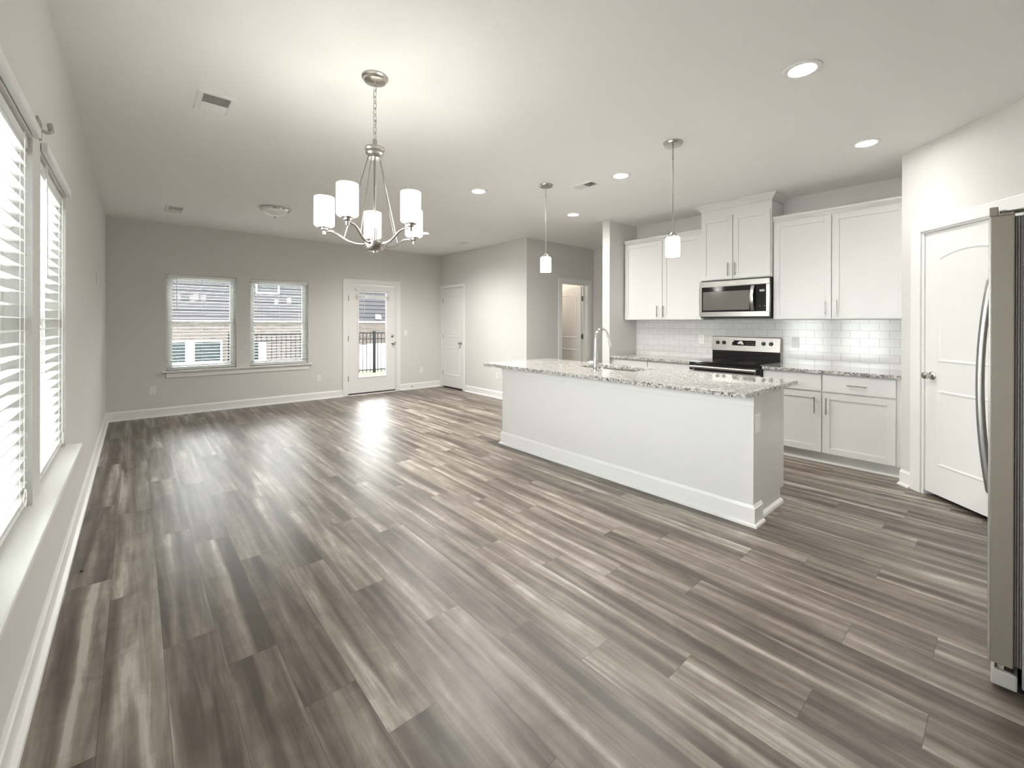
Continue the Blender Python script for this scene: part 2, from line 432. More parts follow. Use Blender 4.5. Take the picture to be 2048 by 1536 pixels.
st(bx('wall_kitchen', 'wall', None, XK, XK+0.115, YO-0.12, YSB, 0, H), 'kitchen wall behind the cabinets')
st(bx('wall_kitchen', 'wall', None, XS0, XK, YS, YSB, 0, H), 'stub wall at the far end of the kitchen')
# pantry corner: return wall and diagonal wall with door opening
m = MB(); m.prism([(XO, YO), (XK, YO), (XK, YO-0.115), (XO+0.05, YO-0.115)], (0, 0, 0), (1, 0, 0), (0, 1, 0), (0, 0, 1), H)
st(m.build('wall_pantry', 'wall'), 'short return wall beside the kitchen run')
Dd = Vector((-Q, -Q, 0)); Dn = Vector((-Q, Q, 0)); DO = Vector((XO, YO, 0))     # along, towards room
def dframe(s, n, z): return DO+Dd*s+Dn*n+Vector((0, 0, z))
def dbox(m, s0, s1, n0, n1, z0, z1):
    c = dframe((s0+s1)/2, (n0+n1)/2, (z0+z1)/2)
    mt = Matrix(((Dd.x, Dn.x, 0, c.x), (Dd.y, Dn.y, 0, c.y), (0, 0, 1, c.z), (0, 0, 0, 1)))
    m.xbox(mt, abs(s1-s0)/2, abs(n1-n0)/2, abs(z1-z0)/2); return m
PS0, PS1 = 0.213, 0.925
m = MB(); dbox(m, 0, PS0-0.02, -0.115, 0, 0, H); dbox(m, PS1+0.02, 2.16, -0.115, 0, 0, H); dbox(m, PS0-0.02, PS1+0.02, -0.115, 0, 2.06, H)
st(m.build('wall_pantry', 'wall'), 'diagonal wall holding the pantry door')
st(bx('wall_front', 'wall', None, XL, 6.25, YF-T, YF, 0, H), 'wall behind the refrigerator')
# unlit rooms behind the doors
st(bx('wall_closet', 'void', None, XR+0.8, XR+0.85, YH+0.115, YB, 0, H), 'back of the closet')
st(bx('wall_closet', 'void', None, 6.2, 6.25, YF-T, 1.5, 0, H), 'side of the pantry')
# bedroom beyond the hallway door
st(bx('wall_bedroom', 'wall', None, 7.2, 7.3, YH+0.115, YB, 0, H), 'side wall of the room beyond the hallway')

# ------------------------------------------------------------------ baseboards
BP = [(0, 0), (0, 0.125), (0.004, 0.125), (0.008, 0.112), (0.013, 0.106), (0.014, 0.02), (0.030, 0.014), (0.032, 0.0)]
def baseboard(name, *pts, label=None):
    return st(MB().sweep(pts, BP).build(name, 'trim'), label)
CW = 0.088
baseboard('baseboard_left', (XL, YB), (XL, YF), label='white baseboard along the left wall')
baseboard('baseboard_back', (BD[0]-CW, YB), (XL, YB), label='white baseboard under the back windows')
baseboard('baseboard_back', (XR, YB), (BD[1]+CW, YB), label='white baseboard right of the glazed door')
baseboard('baseboard_right', (XR+0.115, YH), (XR, YH), (XR, CDH[0]-CW), label='white baseboard beside the closet door')
baseboard('baseboard_hallway', (HDH[0]-CW, YH), (XR+0.115, YH), label='white baseboard left of the hallway door')
baseboard('baseboard_hallway', (XHR, 2.0), (XHR, YH), (HDH[1]+CW, YH), label='white baseboard in the hallway corner')
baseboard('baseboard_kitchen', (XK, YSB), (XS0, YSB), (XS0, YS), (4.93, YS), label='white baseboard around the stub wall')
baseboard('baseboard_pantry', (dframe(PS0-0.02-CW, 0, 0)[0], dframe(PS0-0.02-CW, 0, 0)[1]), (XO, YO), label='white baseboard left of the pantry door')
baseboard('baseboard_pantry', (dframe(2.02, 0, 0)[0], dframe(2.02, 0, 0)[1]), (dframe(PS1+0.02+CW, 0, 0)[0], dframe(PS1+0.02+CW, 0, 0)[1]), label='white baseboard right of the pantry door')

# ------------------------------------------------------------------ windows
def window(n, axis, a0, a1, label):
    # axis 'x' : in left wall (outside is -x). axis 'y': in back wall (outside is +y)
    def B(m, u0, u1, d0, d1, z0, z1):      # d = depth outward from wall face
        if axis == 'x': m.box(XL-d1, XL-d0, u0, u1, z0, z1)
        else: m.box(u0, u1, YB+d0, YB+d1, z0, z1)
        return m
    loc = (XL-0.1, (a0+a1)/2, WB) if axis == 'x' else ((a0+a1)/2, YB+0.1, WB)
    r = sthing('window_%d' % n, label, loc)
    m = MB(); f = 0.035
    B(m, a0, a0+f, 0.075, 0.135, WB, WT); B(m, a1-f, a1, 0.075, 0.135, WB, WT); B(m, a0+f, a1-f, 0.075, 0.135, WB, WB+0.03); B(m, a0+f, a1-f, 0.075, 0.135, WT-f, WT)
    m.build('window_frame', 'vinyl', r, bevel=0.003)
    zm = 1.335
    for z0, z1, d in ((WB+0.03, zm+0.02, 0.085), (zm-0.02, WT-f, 0.105)):
        m = MB(); g = 0.04
        B(m, a0+f, a0+f+g, d, d+0.02, z0, z1); B(m, a1-f-g, a1-f, d, d+0.02, z0, z1); B(m, a0+f+g, a1-f-g, d, d+0.02, z0, z0+g); B(m, a0+f+g, a1-f-g, d, d+0.02, z1-g, z1)
        sh = m.build('sash', 'vinyl', r, bevel=0.002)
        B(MB(), a0+f+g, a1-f-g, d+0.008, d+0.011, z0+g, z1-g).build('glass_pane', 'glass', sh)
    for q in (0.3, 0.7):
        u = a0+(a1-a0)*q; B(MB(), u-0.02, u+0.02, 0.07, 0.085, zm-0.012, zm+0.018).build('sash_lock', 'vinyl', r, bevel=0.003)
    return r
for i, (a, b) in enumerate(LW): window(i+1, 'x', a, b, ['white window in the left wall beside the camera', 'nearer white window in the left wall', 'farther white window in the left wall'][i])
for i, (a, b) in enumerate(BW): window(i+4, 'y', a, b, ['left white window in the back wall', 'right white window in the back wall'][i])
# stools (sills) and aprons
s = sthing('trim_1', 'white sill under the left wall windows', (XL, 2.5, WB-0.03))
MB().box(XL-0.09, XL+0.066, 0.50, 3.50, WB-0.022, WB+0.0015).build('window_sill', 'trim', s, bevel=0.004)
MB().box(XL, XL+0.014, 0.55, 3.46, WB-0.1, WB-0.022).build('apron', 'trim', s, bevel=0.003)
s = sthing('trim_2', 'white sill under the back windows', (1.3, YB, WB-0.03))
MB().box(0.288, 2.296, YB-0.045, YB+0.09, WB-0.022, WB+0.0015).build('window_sill', 'trim', s, bevel=0.004)
MB().box(0.337, 2.245, YB-0.014, YB, WB-0.098, WB-0.022).build('apron', 'trim', s, bevel=0.003)

# ------------------------------------------------------------------ blinds
def blind(axis, a0, a1, label, wand_at, valance, group):
    g = 0.006
    def pt(u, d, z): return (XL-d, u, z) if axis == 'x' else (u, YB+d, z)
    def B(m, u0, u1, d0, d1, z0, z1):
        if axis == 'x': m.box(XL-d1, XL-d0, u0, u1, z0, z1)
        else: m.box(u0, u1, YB+d0, YB+d1, z0, z1)
        return m
    r = thing('window_blind', label, 'blind', pt((a0+a1)/2, 0.035, WB), group)
    B(MB(), a0+g, a1-g, 0.012, 0.06, WT-0.04, WT-0.002).build('headrail', 'slat', r, bevel=0.002)
    if valance: B(MB(), a0-0.004, a1+0.004, -0.022, -0.001, WT+0.008, WT+0.046).build('valance', 'slat', r, bevel=0.004)
    m = MB(); pitch = 0.0472; n = int((WT-0.06-WB-0.03)/pitch)
    c = 0.037; hw = 0.0245; z = WT-0.062
    zb = z
    for i in range(n+1):
        z_ = z-i*pitch
        if z_ < WB+0.03: break
        zb = z_
        prof = [(-hw, -0.001), (-hw*.5, 0.0016), (0, 0.0026), (hw*.5, 0.0016), (hw, -0.001), (hw, 0.0012), (hw*.5, 0.0040), (0, 0.0050), (-hw*.5, 0.0040), (-hw, 0.0012)]
        A = [m.b.verts.new(pt(a0+g, c+p, z_+q)) for p, q in prof]; Bv = [m.b.verts.new(pt(a1-g, c+p, z_+q)) for p, q in prof]
        k = len(prof)
        for j in range(k): m.b.faces.new((A[j], A[(j+1) % k], Bv[(j+1) % k], Bv[j]))
        m.b.faces.new(A[::-1]); m.b.faces.new(Bv)
    m.build('slats', 'slat', r)
    B(MB(), a0+g, a1-g, c-0.024, c+0.024, zb-0.032, zb-0.016).build('bottom_rail', 'slat', r, bevel=0.003)
    for q in (0.16, 0.5, 0.84) if axis == 'y' else (0.18, 0.82):
        u = a0+(a1-a0)*q
        for d in (c-0.026, c+0.026): MB().tube([pt(u, d, WT-0.03), pt(u, d, zb-0.02)], 0.0009, 5).build('ladder_cord', 'cord', r)
    if wand_at:
        m = MB(); m.tube([pt(wand_at, 0.004, WT-0.0), pt(wand_at, 0.002, WT-0.03), pt(wand_at, 0.001, WT-(0.50))], 0.0042 if axis == 'x' else 0.0035, 8)
        m.build('tilt_wand', 'slat', r, smooth=True)
    if axis == 'x':
        u = a0+(a1-a0)*0.78
        m = MB(); m.tube([pt(u, -0.004, WT-0.03), pt(u, -0.004, WB+0.12)], 0.0011, 5)
        pts = [pt(u+0.02*math.sin(t)*1.2, -0.006, WB+0.085-0.03*math.cos(t)) for t in [i*2*PI/14 for i in range(14)]]
        m.tube(pts, 0.0011, 5, closed=True)
        m.build('pull_cord', 'cord', r)
    return r
blind('x', *LW[0], 'white slatted blind on the left wall beside the camera', None, True, 'blinds on the left wall')
blind('x', *LW[1], 'large white slatted blind nearest the camera on the left wall', None, True, 'blinds on the left wall')
blind('x', *LW[2], 'tall white slatted blind on the left wall, the farther one, with a hanging wand', 2.79, True, 'blinds on the left wall')
blind('y', *BW[0], 'white slatted blind on the back wall nearest the left corner', 0.455, False, 'blinds on the back wall')
blind('y', *BW[1], 'white slatted blind on the back wall next to the glazed door', 1.49, False, 'blinds on the back wall')
t_ = thing('wall_bracket', 'small frosted plastic bracket on the wall between the two left blinds', 'bracket', (XL, 2.53, 2.08))
m = MB(); m.box(XL, XL+0.008, 2.485, 2.575, 2.065, 2.135); m.build('back_plate', 'clear', t_, bevel=0.002)
m = MB(); m.tube([(XL+0.004, 2.51, 2.09), (XL+0.03, 2.52, 2.085), (XL+0.036, 2.55, 2.10), (XL+0.03, 2.565, 2.135)], 0.011, 8, flat=0.6); m.build('hook', 'clear', t_, smooth=True)

# ------------------------------------------------------------------ hardware helpers
def knob(parent, o, n, name='door_knob', side=None, r=0.027, mat='nickel'):
    o = Vector(o); n = Vector(n).normalized()
    rot = Vector((0, 0, 1)).rotation_difference(n)
    m = MB(); m.lathe([(0.031, 0), (0.031, 0.006), (0.024, 0.011), (0.011, 0.014), (0.010, 0.030), (0.016, 0.036), (r*0.92, 0.045), (r, 0.055), (r*0.9, 0.064), (0.012, 0.070), (0.001, 0.071)], (0, 0, 0), 24)
    for v in m.b.verts: v.co = o+rot @ v.co
    return m.build(name, mat, parent, smooth=True)
def hinge(parent, o, h=0.09, r=0.006):
    o = Vector(o); m = MB(); m.tube([o-Vector((0, 0, h/2)), o+Vector((0, 0, h/2))], r, 8)
    return m.build('hinge', 'nickel', parent, smooth=True)
def panel_polys(w, arch_z0, arch_rise, zt1, zb0, zb1, inset=0.105):
    # arched top panel and rectangular lower panel, local (u,z)
    l, r_ = inset, w-inset
    k = 14; c = (l+r_)/2; half = (r_-l)/2
    top = [(l, zb1), (r_, zb1)]
    R = (half**2+arch_rise**2)/(2*arch_rise); a = math.asin(half/R)
    for i in range(k+1):
        q = a-2*a*i/k
        top.append((c+R*math.sin(q), arch_z0+arch_rise-R+R*math.cos(q)))
    bot = [(l, zb0), (r_, zb0), (r_, zt1), (l, zt1)]
    return top, bot
MOULD = [(0.0, 0.0), (0.006, 0.0045), (0.014, 0.0045), (0.024, 0.0)]
def slab_door(parent, o, ex, ez, w, h, mat='door', name='door_leaf', arched=True, gap=0.012):
    # o: bottom corner on the face plane, ex along width, ez outwards to viewer
    o, ex, ez = Vector(o), Vector(ex), Vector(ez)
    m = MB(); m.prism([(0, gap), (w, gap), (w, h), (0, h)], o, ex, (0, 0, 1), -ez, 0.035)
    if arched:
        k = w/0.711
        top, bot = panel_polys(w, 1.835, 0.055, 0.83, 0.255, 1.045)
        for p in (top, bot): m.ring(p, o, ex, (0, 0, 1), ez, MOULD)
    return m.build(name, mat, parent)
def casing(parent, o, ex, ez, w, h, cw=CW, mat='trim', th=0.016):
    o, ex, ez = Vector(o), Vector(ex), Vector(ez)
    m = MB(); pf = [(0, 0), (w, 0)]
    m.prism([(-cw, 0), (0, 0), (0, h), (w, h), (w, 0), (w+cw, 0), (w+cw, h+cw), (-cw, h+cw)], o, ex, (0, 0, 1), ez, th)
    return m.build('door_casing', mat, parent, bevel=0.004)
def jamb(parent, o, ex, ez, w, h, d=0.115, th=0.018):
    o, ex, ez = Vector(o), Vector(ex), Vector(ez)
    m = MB(); m.prism([(0, 0), (th, 0), (th, h-th), (w-th, h-th), (w-th, 0), (w, 0), (w, h), (0, h)], o, ex, (0, 0, 1), -ez, d)
    return m.build('door_jamb', 'trim', parent)

# --- door 1: glazed back door
d1 = sthing('door_1', 'white glazed exterior door in the back wall', (3.379, YB, 0))
casing(d1, (BD[0], YB, 0), (1, 0, 0), (0, -1, 0), BD[1]-BD[0], BD[3]-0.01)
jamb(d1, (BD[0], YB, 0), (1, 0, 0), (0, -1, 0), BD[1]-BD[0], BD[3], T)
yf = YB+0.004
x0, x1, z0, z1 = 2.926, 3.829, 0.038, 2.031
gx0, gx1, gz0, gz1 = 3.105, 3.655, 0.325, 1.905
m = MB(); yb_ = yf+0.044
m.box(x0, gx0, yf, yb_, z0, z1); m.box(gx1, x1, yf, yb_, z0, z1); m.box(gx0, gx1, yf, yb_, z0, gz0); m.box(gx0, gx1, yf, yb_, gz1, z1)
bmesh.ops.remove_doubles(m.b, verts=m.b.verts, dist=1e-5)
leaf = m.build('door_leaf', 'door', d1)
m = MB(); m.ring([(gx0-0.022, gz0-0.022), (gx1+0.022, gz0-0.022), (gx1+0.022, gz1+0.022), (gx0-0.022, gz1+0.022)], (0, yf, 0), (1, 0, 0), (0, 0, 1), (0, -1, 0), [(0, 0), (0.004, 0.008), (0.018, 0.010), (0.030, 0.004), (0.030, -0.02)])
m.build('glass_frame', 'vinyl', leaf)
bx('glass_pane', 'glass', leaf, gx0, gx1, yf+0.02, yf+0.024, gz0, gz1)
knob(leaf, (3.782, yf, 0.936), (0, -1, 0))
m = MB(); m.lathe([(0.030, 0), (0.030, -0.008), (0.022, -0.014), (0.001, -0.015)], (3.775, yf, 1.076), 24, 'Y'); m.box(3.765, 3.785, yf-0.028, yf-0.012, 1.071, 1.081)
m.build('deadbolt', 'nickel', leaf, smooth=True)
bx('strike_plate', 'blackm', d1, 3.833, 3.84, yf-0.004, yf+0.03, 0.90, 0.97)
for z in (1.78, 1.045, 0.31): hinge(d1, (2.920, YB-0.004, z), 0.1, 0.007)
bx('threshold', 'rubber', d1, BD[0]+0.018, BD[1]-0.018, YB-0.01, YB+T, 0.0, 0.034)
bx('threshold_edge', 'trim', d1, BD[0]+0.018, BD[1]-0.018, YB-0.034, YB-0.01, 0.0, 0.014)
# blind on the door, pulled up
b = thing('door_blind', 'short white blind pulled up at the top of the glazed back door', 'blind', (3.38, yf, 1.78))
bx('headrail', 'slat', b, 3.05, 3.71, yf-0.034, yf-0.011, 1.925, 1.950, bevel=0.002)
m = MB()
for i in range(9): m.box(3.055, 3.705, yf-0.036, yf-0.012, 1.797+i*0.0052, 1.7995+i*0.0052)
m.build('slats', 'slat', b)
bx('bottom_rail', 'slat', b, 3.05, 3.71, yf-0.038, yf-0.011, 1.782, 1.795, bevel=0.002)
for x in (3.15, 3.38, 3.61): MB().tube([(x, yf-0.02, 1.93), (x, yf-0.02, 1.795)], 0.001, 5).build('ladder_cord', 'cord', b)
MB().tube([(3.205, yf-0.04, 1.935), (3.205, yf-0.042, 1.46)], 0.003, 6).build('tilt_wand', 'slat', b)
for x in (3.045, 3.708): bx('bracket', 'slat', b, x, x+0.007, yf-0.036, yf, 1.92, 1.955)

# --- door 2: closet door in the right wall
d2 = sthing('door_2', 'white two panel closet door in the far right corner', (XR, 7.43, 0))
casing(d2, (XR, CDH[1], 0), (0, -1, 0), (-1, 0, 0), CDH[1]-CDH[0], CDH[3]-0.01, cw=0.055 if False else CW*0.64)
jamb(d2, (XR, CDH[1], 0), (0, -1, 0), (-1, 0, 0), CDH[1]-CDH[0], CDH[3])
lf = slab_door(d2, (XR+0.004, CDH[1]-0.02, 0), (0, -1, 0), (-1, 0, 0), CDH[1]-CDH[0]-0.04, 2.038, gap=0.028)
knob(lf, (XR+0.004, 7.13, 0.93), (-1, 0, 0))
for z in (1.79, 1.05, 0.30): hinge(d2, (XR-0.003, CDH[1]-0.022, z), 0.09)

# --- door 3: pantry door on the diagonal wall
d3 = sthing('door_3', 'white arched two panel pantry door', tuple(dframe((PS0+PS1)/2, 0, 0)))
casing(d3, dframe(PS0-0.02, 0, 0), Dd, Dn, PS1-PS0+0.04, 2.055)
jamb(d3, dframe(PS0-0.02, 0, 0), Dd, Dn, PS1-PS0+0.04, 2.06)
lf = slab_door(d3, dframe(PS0, -0.012, 0), Dd, Dn, PS1-PS0, 2.04, gap=0.032)
knob(lf, dframe(PS0+0.062, -0.012, 0.935), Dn)

# --- door 4: open hallway door
d4 = sthing('door_4', 'white hallway door standing open into the next room', (6.07, YH, 0))
casing(d4, (HDH[0], YH, 0), (1, 0, 0), (0, -1, 0), HDH[1]-HDH[0], HDH[3]-0.012)
jamb(d4, (HDH[0], YH, 0), (1, 0, 0), (0, -1, 0), HDH[1]-HDH[0], HDH[3])
a = math.radians(92)
hx, hy = HDH[1]-0.02, YH+0.125
ex = Vector((-math.cos(a), math.sin(a), 0)); ez = Vector((-math.sin(a), -math.cos(a), 0))
lf = slab_door(d4, Vector((hx, hy, 0))+ez*0.035, ex, ez, 0.69, 2.035)
for z in (1.80, 1.08, 0.30):
    m = MB(); m.box(hx-0.03, hx+0.004, YH+0.085, YH+0.117, z-0.045, z+0.045); m.build('hinge', 'nickel', d4)
# warm ceiling lamp in that room (out of sight)
l = bpy.data.lights.new('bedroom_lamp', 'POINT'); l.energy = 28; l.color = (1.0, 0.86, 0.70); l.shadow_soft_size = 0.12
o = bpy.data.objects.new('bedroom_lamp', l); C.objects.link(o); o.location = (5.75, 6.7, 2.4)

# ------------------------------------------------------------------ plates on the walls
def outlet(o, n, label, group='outlet plates along the walls', kind='outlet'):
    o = Vector(o); n = Vector(n); t = Vector((0, 0, 1)).cross(n)
    nm = {'outlet': 'wall_outlet', 'switch': 'light_switch', 'blank': 'wall_plate'}[kind]
    r = thing(nm, label, {'outlet': 'outlet', 'switch': 'switch', 'blank': 'wall plate'}[kind], tuple(o), group)
    MB().prism([(-0.036, -0.058), (0.036, -0.058), (0.036, 0.058), (-0.036, 0.058)], o, t, (0, 0, 1), n, 0.006).build('cover_plate', 'plate', r, bevel=0.002)
    if kind == 'outlet':
        for dz in (-0.024, 0.024):
            rc = MB().prism([(-0.016, -0.014+dz), (0.016, -0.014+dz), (0.016, 0.014+dz), (-0.016, 0.014+dz)], o+n*0.006, t, (0, 0, 1), n, 0.002).build('receptacle', 'plate', r, bevel=0.002)
            m = MB()
            for dx in (-0.006, 0.006): m.prism([(dx-0.0012, dz-0.005), (dx+0.0012, dz-0.005), (dx+0.0012, dz+0.005), (dx-0.0012, dz+0.005)], o+n*0.008, t, (0, 0, 1), n, 0.0006)
            m.build('slot', 'dark', rc)
    elif kind == 'switch':
        MB().prism([(-0.016, -0.033), (0.016, -0.033), (0.016, 0.033), (-0.016, 0.033)], o+n*0.006, t, (0, 0, 1), n, 0.004).build('rocker', 'plate', r, bevel=0.002)
    else:
        for dz in (-0.042, 0.042): MB().prism([(0.003*math.cos(q*PI/4), dz+0.003*math.sin(q*PI/4)) for q in range(8)], o+n*0.006, t, (0, 0, 1), n, 0.001).build('screw', 'plate', r)
    return r
outlet((0.19, YB, 0.375), (0, -1, 0), 'white outlet on the back wall below and left of the windows')
outlet((2.41, YB, 0.365), (0, -1, 0), 'white outlet on the back wall between right window and glazed door')
outlet((4.40, YB, 0.372), (0, -1, 0), 'white outlet low on the back wall right of the glazed door')
outlet((4.05, YB, 1.13), (0, -1, 0), 'white light switch on the back wall right of the glazed door', None, 'switch')
outlet((XL, 6.55, 0.379), (1, 0, 0), 'white outlet low on the left wall near the far corner')
outlet((XL, 6.07, 1.77), (1, 0, 0), 'white plate high on the left wall near the far corner', None, 'blank')
outlet((XR, 5.98, 0.39), (-1, 0, 0), 'white outlet on the wall behind the far end of the island')
outlet((XK-0.01, 2.62, 1.13), (-1, 0, 0), 'white outlet in the backsplash left of the range', 'outlets in the backsplash')
outlet((XK-0.01, 1.565, 1.125), (-1, 0, 0), 'white outlet in the backsplash right of the range', 'outlets in the backsplash')
t_ = thing('door_stop', 'small metal door stop on the baseboard right of the glazed door', 'door stop', (4.175, YB-0.014, 0.06))
MB().lathe([(0.010, 0), (0.010, -0.006), (0.005, -0.008), (0.005, -0.05), (0.008, -0.052), (0.008, -0.062)], (4.175, YB-0.014, 0.06), 12, 'Y').build('spring_rod', 'nickel', t_, smooth=True)
t_ = tag(MB().lathe([(0.001, 0.0), (0.006, 0.001), (0.008, 0.004), (0.004, 0.007), (0.001, 0.008)], (-0.214, 3.253, 0.0005), 10).build('floor_crumb', 'dark', None, smooth=True), 'tiny black speck on the floor close to the left baseboard', 'crumb')

# ------------------------------------------------------------------ ceiling fixtures
def can(x, y, label, pw=1.0, spread=150):
    r = thing('recessed_light', label, 'ceiling light', (x, y, H), 'recessed ceiling lights')
    MB().lathe([(0.095, 0), (0.093, -0.006), (0.082, -0.009), (0.066, -0.006), (0.064, -0.001)], (x, y, H), 40, close=False).build('trim_ring', 'trim', r, smooth=True)
    MB().lathe([(0.0655, -0.001), (0.0655, -0.004), (0.0001, -0.005)], (x, y, H), 40, close=False).build('lens', 'led', r)
    l = bpy.data.lights.new('recessed_lamp', 'SPOT'); l.energy = CAN_W*pw; l.color = CAN_COL; l.spot_size = math.radians(spread); l.spot_blend = 1.0; l.shadow_soft_size = 0.06
    o = bpy.data.objects.new('recessed_lamp', l); C.objects.link(o); o.parent = r; o.location = (0, 0, -0.012)
can(2.785, 0.76, 'largest round recessed light, top right of the ceiling', 0.42)
can(4.293, 0.74, 'round recessed light above the right upper cabinets', 0.2, 130)
can(3.49, 2.44, 'round recessed light between the nearer pendant and the ceiling vent', 0.68)
can(2.765, 3.73, 'round recessed light right of the chandelier, left of the farther pendant', 1.6, 160)
can(4.283, 3.72, 'round recessed light just right of the farther pendant rod', 0.42, 160)
can(3.42, 6.03, 'round recessed light behind the chandelier shades', 2.4, 160)

def vent(x0, x1, y0, y1, label):
    r = thing('ceiling_vent', label, 'vent', ((x0+x1)/2, (y0+y1)/2, H), 'ceiling air vents')
    i = 0.03; m = MB()
    m.ring([(x0, y0), (x1, y0), (x1, y1), (x0, y1)], (0, 0, H), (1, 0, 0), (0, 1, 0), (0, 0, -1), [(0, 0), (0.003, 0.006), (i-0.004, 0.009), (i, 0.006), (i, 0.0005)])
    m.build('frame', 'plate', r)
    bx('duct_shade_sheet', 'dark', r, x0+i, x1-i, y0+i, y1-i, H-0.0012, H-0.0006)  # thin dark sheet on the ceiling, its colour stands in for shade inside the duct
    ym = (y0+y1)/2; n = max(4, int((y1-y0-2*i)/0.0125)); m = MB()
    for k in range(n):
        y = y0+i+(k+.5)*(y1-y0-2*i)/n; s_ = 1 if y < ym else -1
        mt = Matrix.Translation((0.5*(x0+x1), y, H-0.0055)) @ Matrix.Rotation(s_*math.radians(42), 4, 'X')
        m.xbox(mt, (x1-x0)/2-i, 0.0062, 0.0005)
    m.build('louvres', 'plate', r)
    bx('centre_bar', 'plate', r, x0+i, x1-i, ym-0.004, ym+0.004, H-0.009, H-0.002)
vent(0.287, 0.487, 3.21, 3.52, 'large white ceiling vent left of the chandelier')
vent(0.281, 0.477, 6.63, 7.05, 'white ceiling vent near the back left corner')
vent(3.385, 3.540, 2.70, 2.99, 'white ceiling vent between the two pendants')
vent(4.262, 4.452, 6.19, 6.49, 'small white ceiling vent close to the far right corner')

def pendant(x, y, label):
    r = thing('pendant_light', label, 'pendant light', (x, y, H), 'pendant lights over the island')
    MB().lathe([(0.072, 0), (0.072, -0.008), (0.064, -0.020), (0.030, -0.024), (0.001, -0.025)], (x, y, H), 36).build('canopy', 'nickel', r, smooth=True)
    m = MB(); m.tube([(x, y, H-0.02), (x, y, 2.03)], 0.0052, 10)
    for z in (2.62, 2.36): m.lathe([(0.0075, z-0.01), (0.0075, z+0.01)], (x, y, 0), 12)
    m.build('rod', 'nickel', r, smooth=True)
    MB().lathe([(0.008, 2.045), (0.014, 2.035), (0.034, 2.016), (0.036, 2.004), (0.002, 2.004)], (x, y, 0), 24).build('socket_cap', 'nickel', r, smooth=True)
    for q in range(3):
        t = q*2*PI/3+.4; m = MB(); m.tube([(x+0.012*math.cos(t), y+0.012*math.sin(t), 2.03), (x+0.036*math.cos(t), y+0.036*math.sin(t), 2.022), (x+0.040*math.cos(t), y+0.040*math.sin(t), 2.006)], 0.003, 6)
        m.build('shade_clip', 'nickel', r, smooth=True)
    MB().lathe([(0.030, 2.006), (0.048, 2.003), (0.0545, 1.990), (0.0545, 1.855), (0.0525, 1.853), (0.050, 1.857), (0.050, 1.985), (0.030, 1.998)], (x, y, 0), 36, close=False).build('lamp_shade', 'opal_p', r, smooth=True)
    l = bpy.data.lights.new('pendant_bulb', 'POINT'); l.energy = 3; l.color = (1, .92, .82); l.shadow_soft_size = 0.025
    o = bpy.data.objects.new('pendant_bulb', l); C.objects.link(o); o.parent = r; o.location = (0, 0, 1.90-H)
pendant(3.158, 3.11, 'farther pendant light over the sink end of the island')
pendant(3.158, 1.727, 'nearer pendant light in front of the left upper cabinets')

# flush ceiling light
r = thing('flush_ceiling_light', 'unlit flush dome ceiling light with nickel rim near the back windows', 'ceiling light', (1.30, 5.95, H))
MB().lathe([(0.150, 0), (0.162, -0.010), (0.166, -0.022), (0.158, -0.036), (0.140, -0.040), (0.136, -0.030)], (1.30, 5.95, H), 48, close=False).build('rim', 'chrome', r, smooth=True)
MB().lathe([(0.142, -0.032), (0.132, -0.055), (0.108, -0.078), (0.070, -0.096), (0.030, -0.104), (0.001, -0.105)], (1.30, 5.95, H), 48, close=False).build('glass_dome', 'frost', r, smooth=True)
MB().lathe([(0.012, -0.103), (0.013, -0.108), (0.007, -0.113), (0.009, -0.118), (0.001, -0.124)], (1.30, 5.95, H), 16).build('finial', 'nickel', r, smooth=True)

# chandelier
cx_, cy_ = 1.036, 2.393
ch = thing('chandelier', 'five light brushed nickel chandelier hanging by a chain from the ceiling', 'chandelier', (cx_, cy_, H))
MB().lathe([(0.073, 0), (0.073, -0.010), (0.064, -0.014), (0.060, -0.028), (0.050, -0.032), (0.012, -0.036), (0.010, -0.048), (0.001, -0.05)], (cx_, cy_, H), 40).build('canopy', 'nickel', ch, smooth=True)
m = MB()
nl = 9; zt, zb = 2.695, 2.385; ll = (zt-zb)/nl
for i in range(nl):
    zc = zt-(i+.5)*ll; t0 = i*PI/2+.5; hl, hw = ll*0.66, 0.0095
    pts = [(cx_+hw*math.cos(q)*math.cos(t0), cy_+hw*math.cos(q)*math.sin(t0), zc+hl*math.copysign(abs(math.sin(q))**.8, math.sin(q))) for q in [k*2*PI/14 for k in range(14)]]
    m.tube(pts, 0.0020, 6, closed=True)
m.tube([(cx_+0.008*math.sin(i*1.1), cy_+0.006*math.cos(i*1.3), 2.70-i*0.0165) for i in range(20)], 0.0016, 5)
m.build('chain', 'nickel', ch, smooth=True)
MB().lathe([(0.006, 2.385), (0.013, 2.38), (0.013, 2.338), (0.054, 2.334), (0.057, 2.322), (0.050, 2.316), (0.050, 2.300), (0.040, 2.292), (0.036, 2.272), (0.010, 2.27)], (cx_, cy_, 0), 36).build('top_hub', 'nickel', ch, smooth=True)
m = MB(); m.tube([(cx_, cy_, 2.30), (cx_, cy_, 1.79)], 0.0065, 12); m.lathe([(0.0145, 1.875), (0.0145, 1.785)], (cx_, cy_, 0), 16)
m.build('centre_rod', 'nickel', ch, smooth=True)
MB().lathe([(0.020, 1.796), (0.061, 1.792), (0.062, 1.784), (0.046, 1.748), (0.040, 1.744), (0.008, 1.742), (0.007, 1.732), (0.001, 1.728)], (cx_, cy_, 0), 36).build('bottom_bowl', 'nickel', ch, smooth=True)
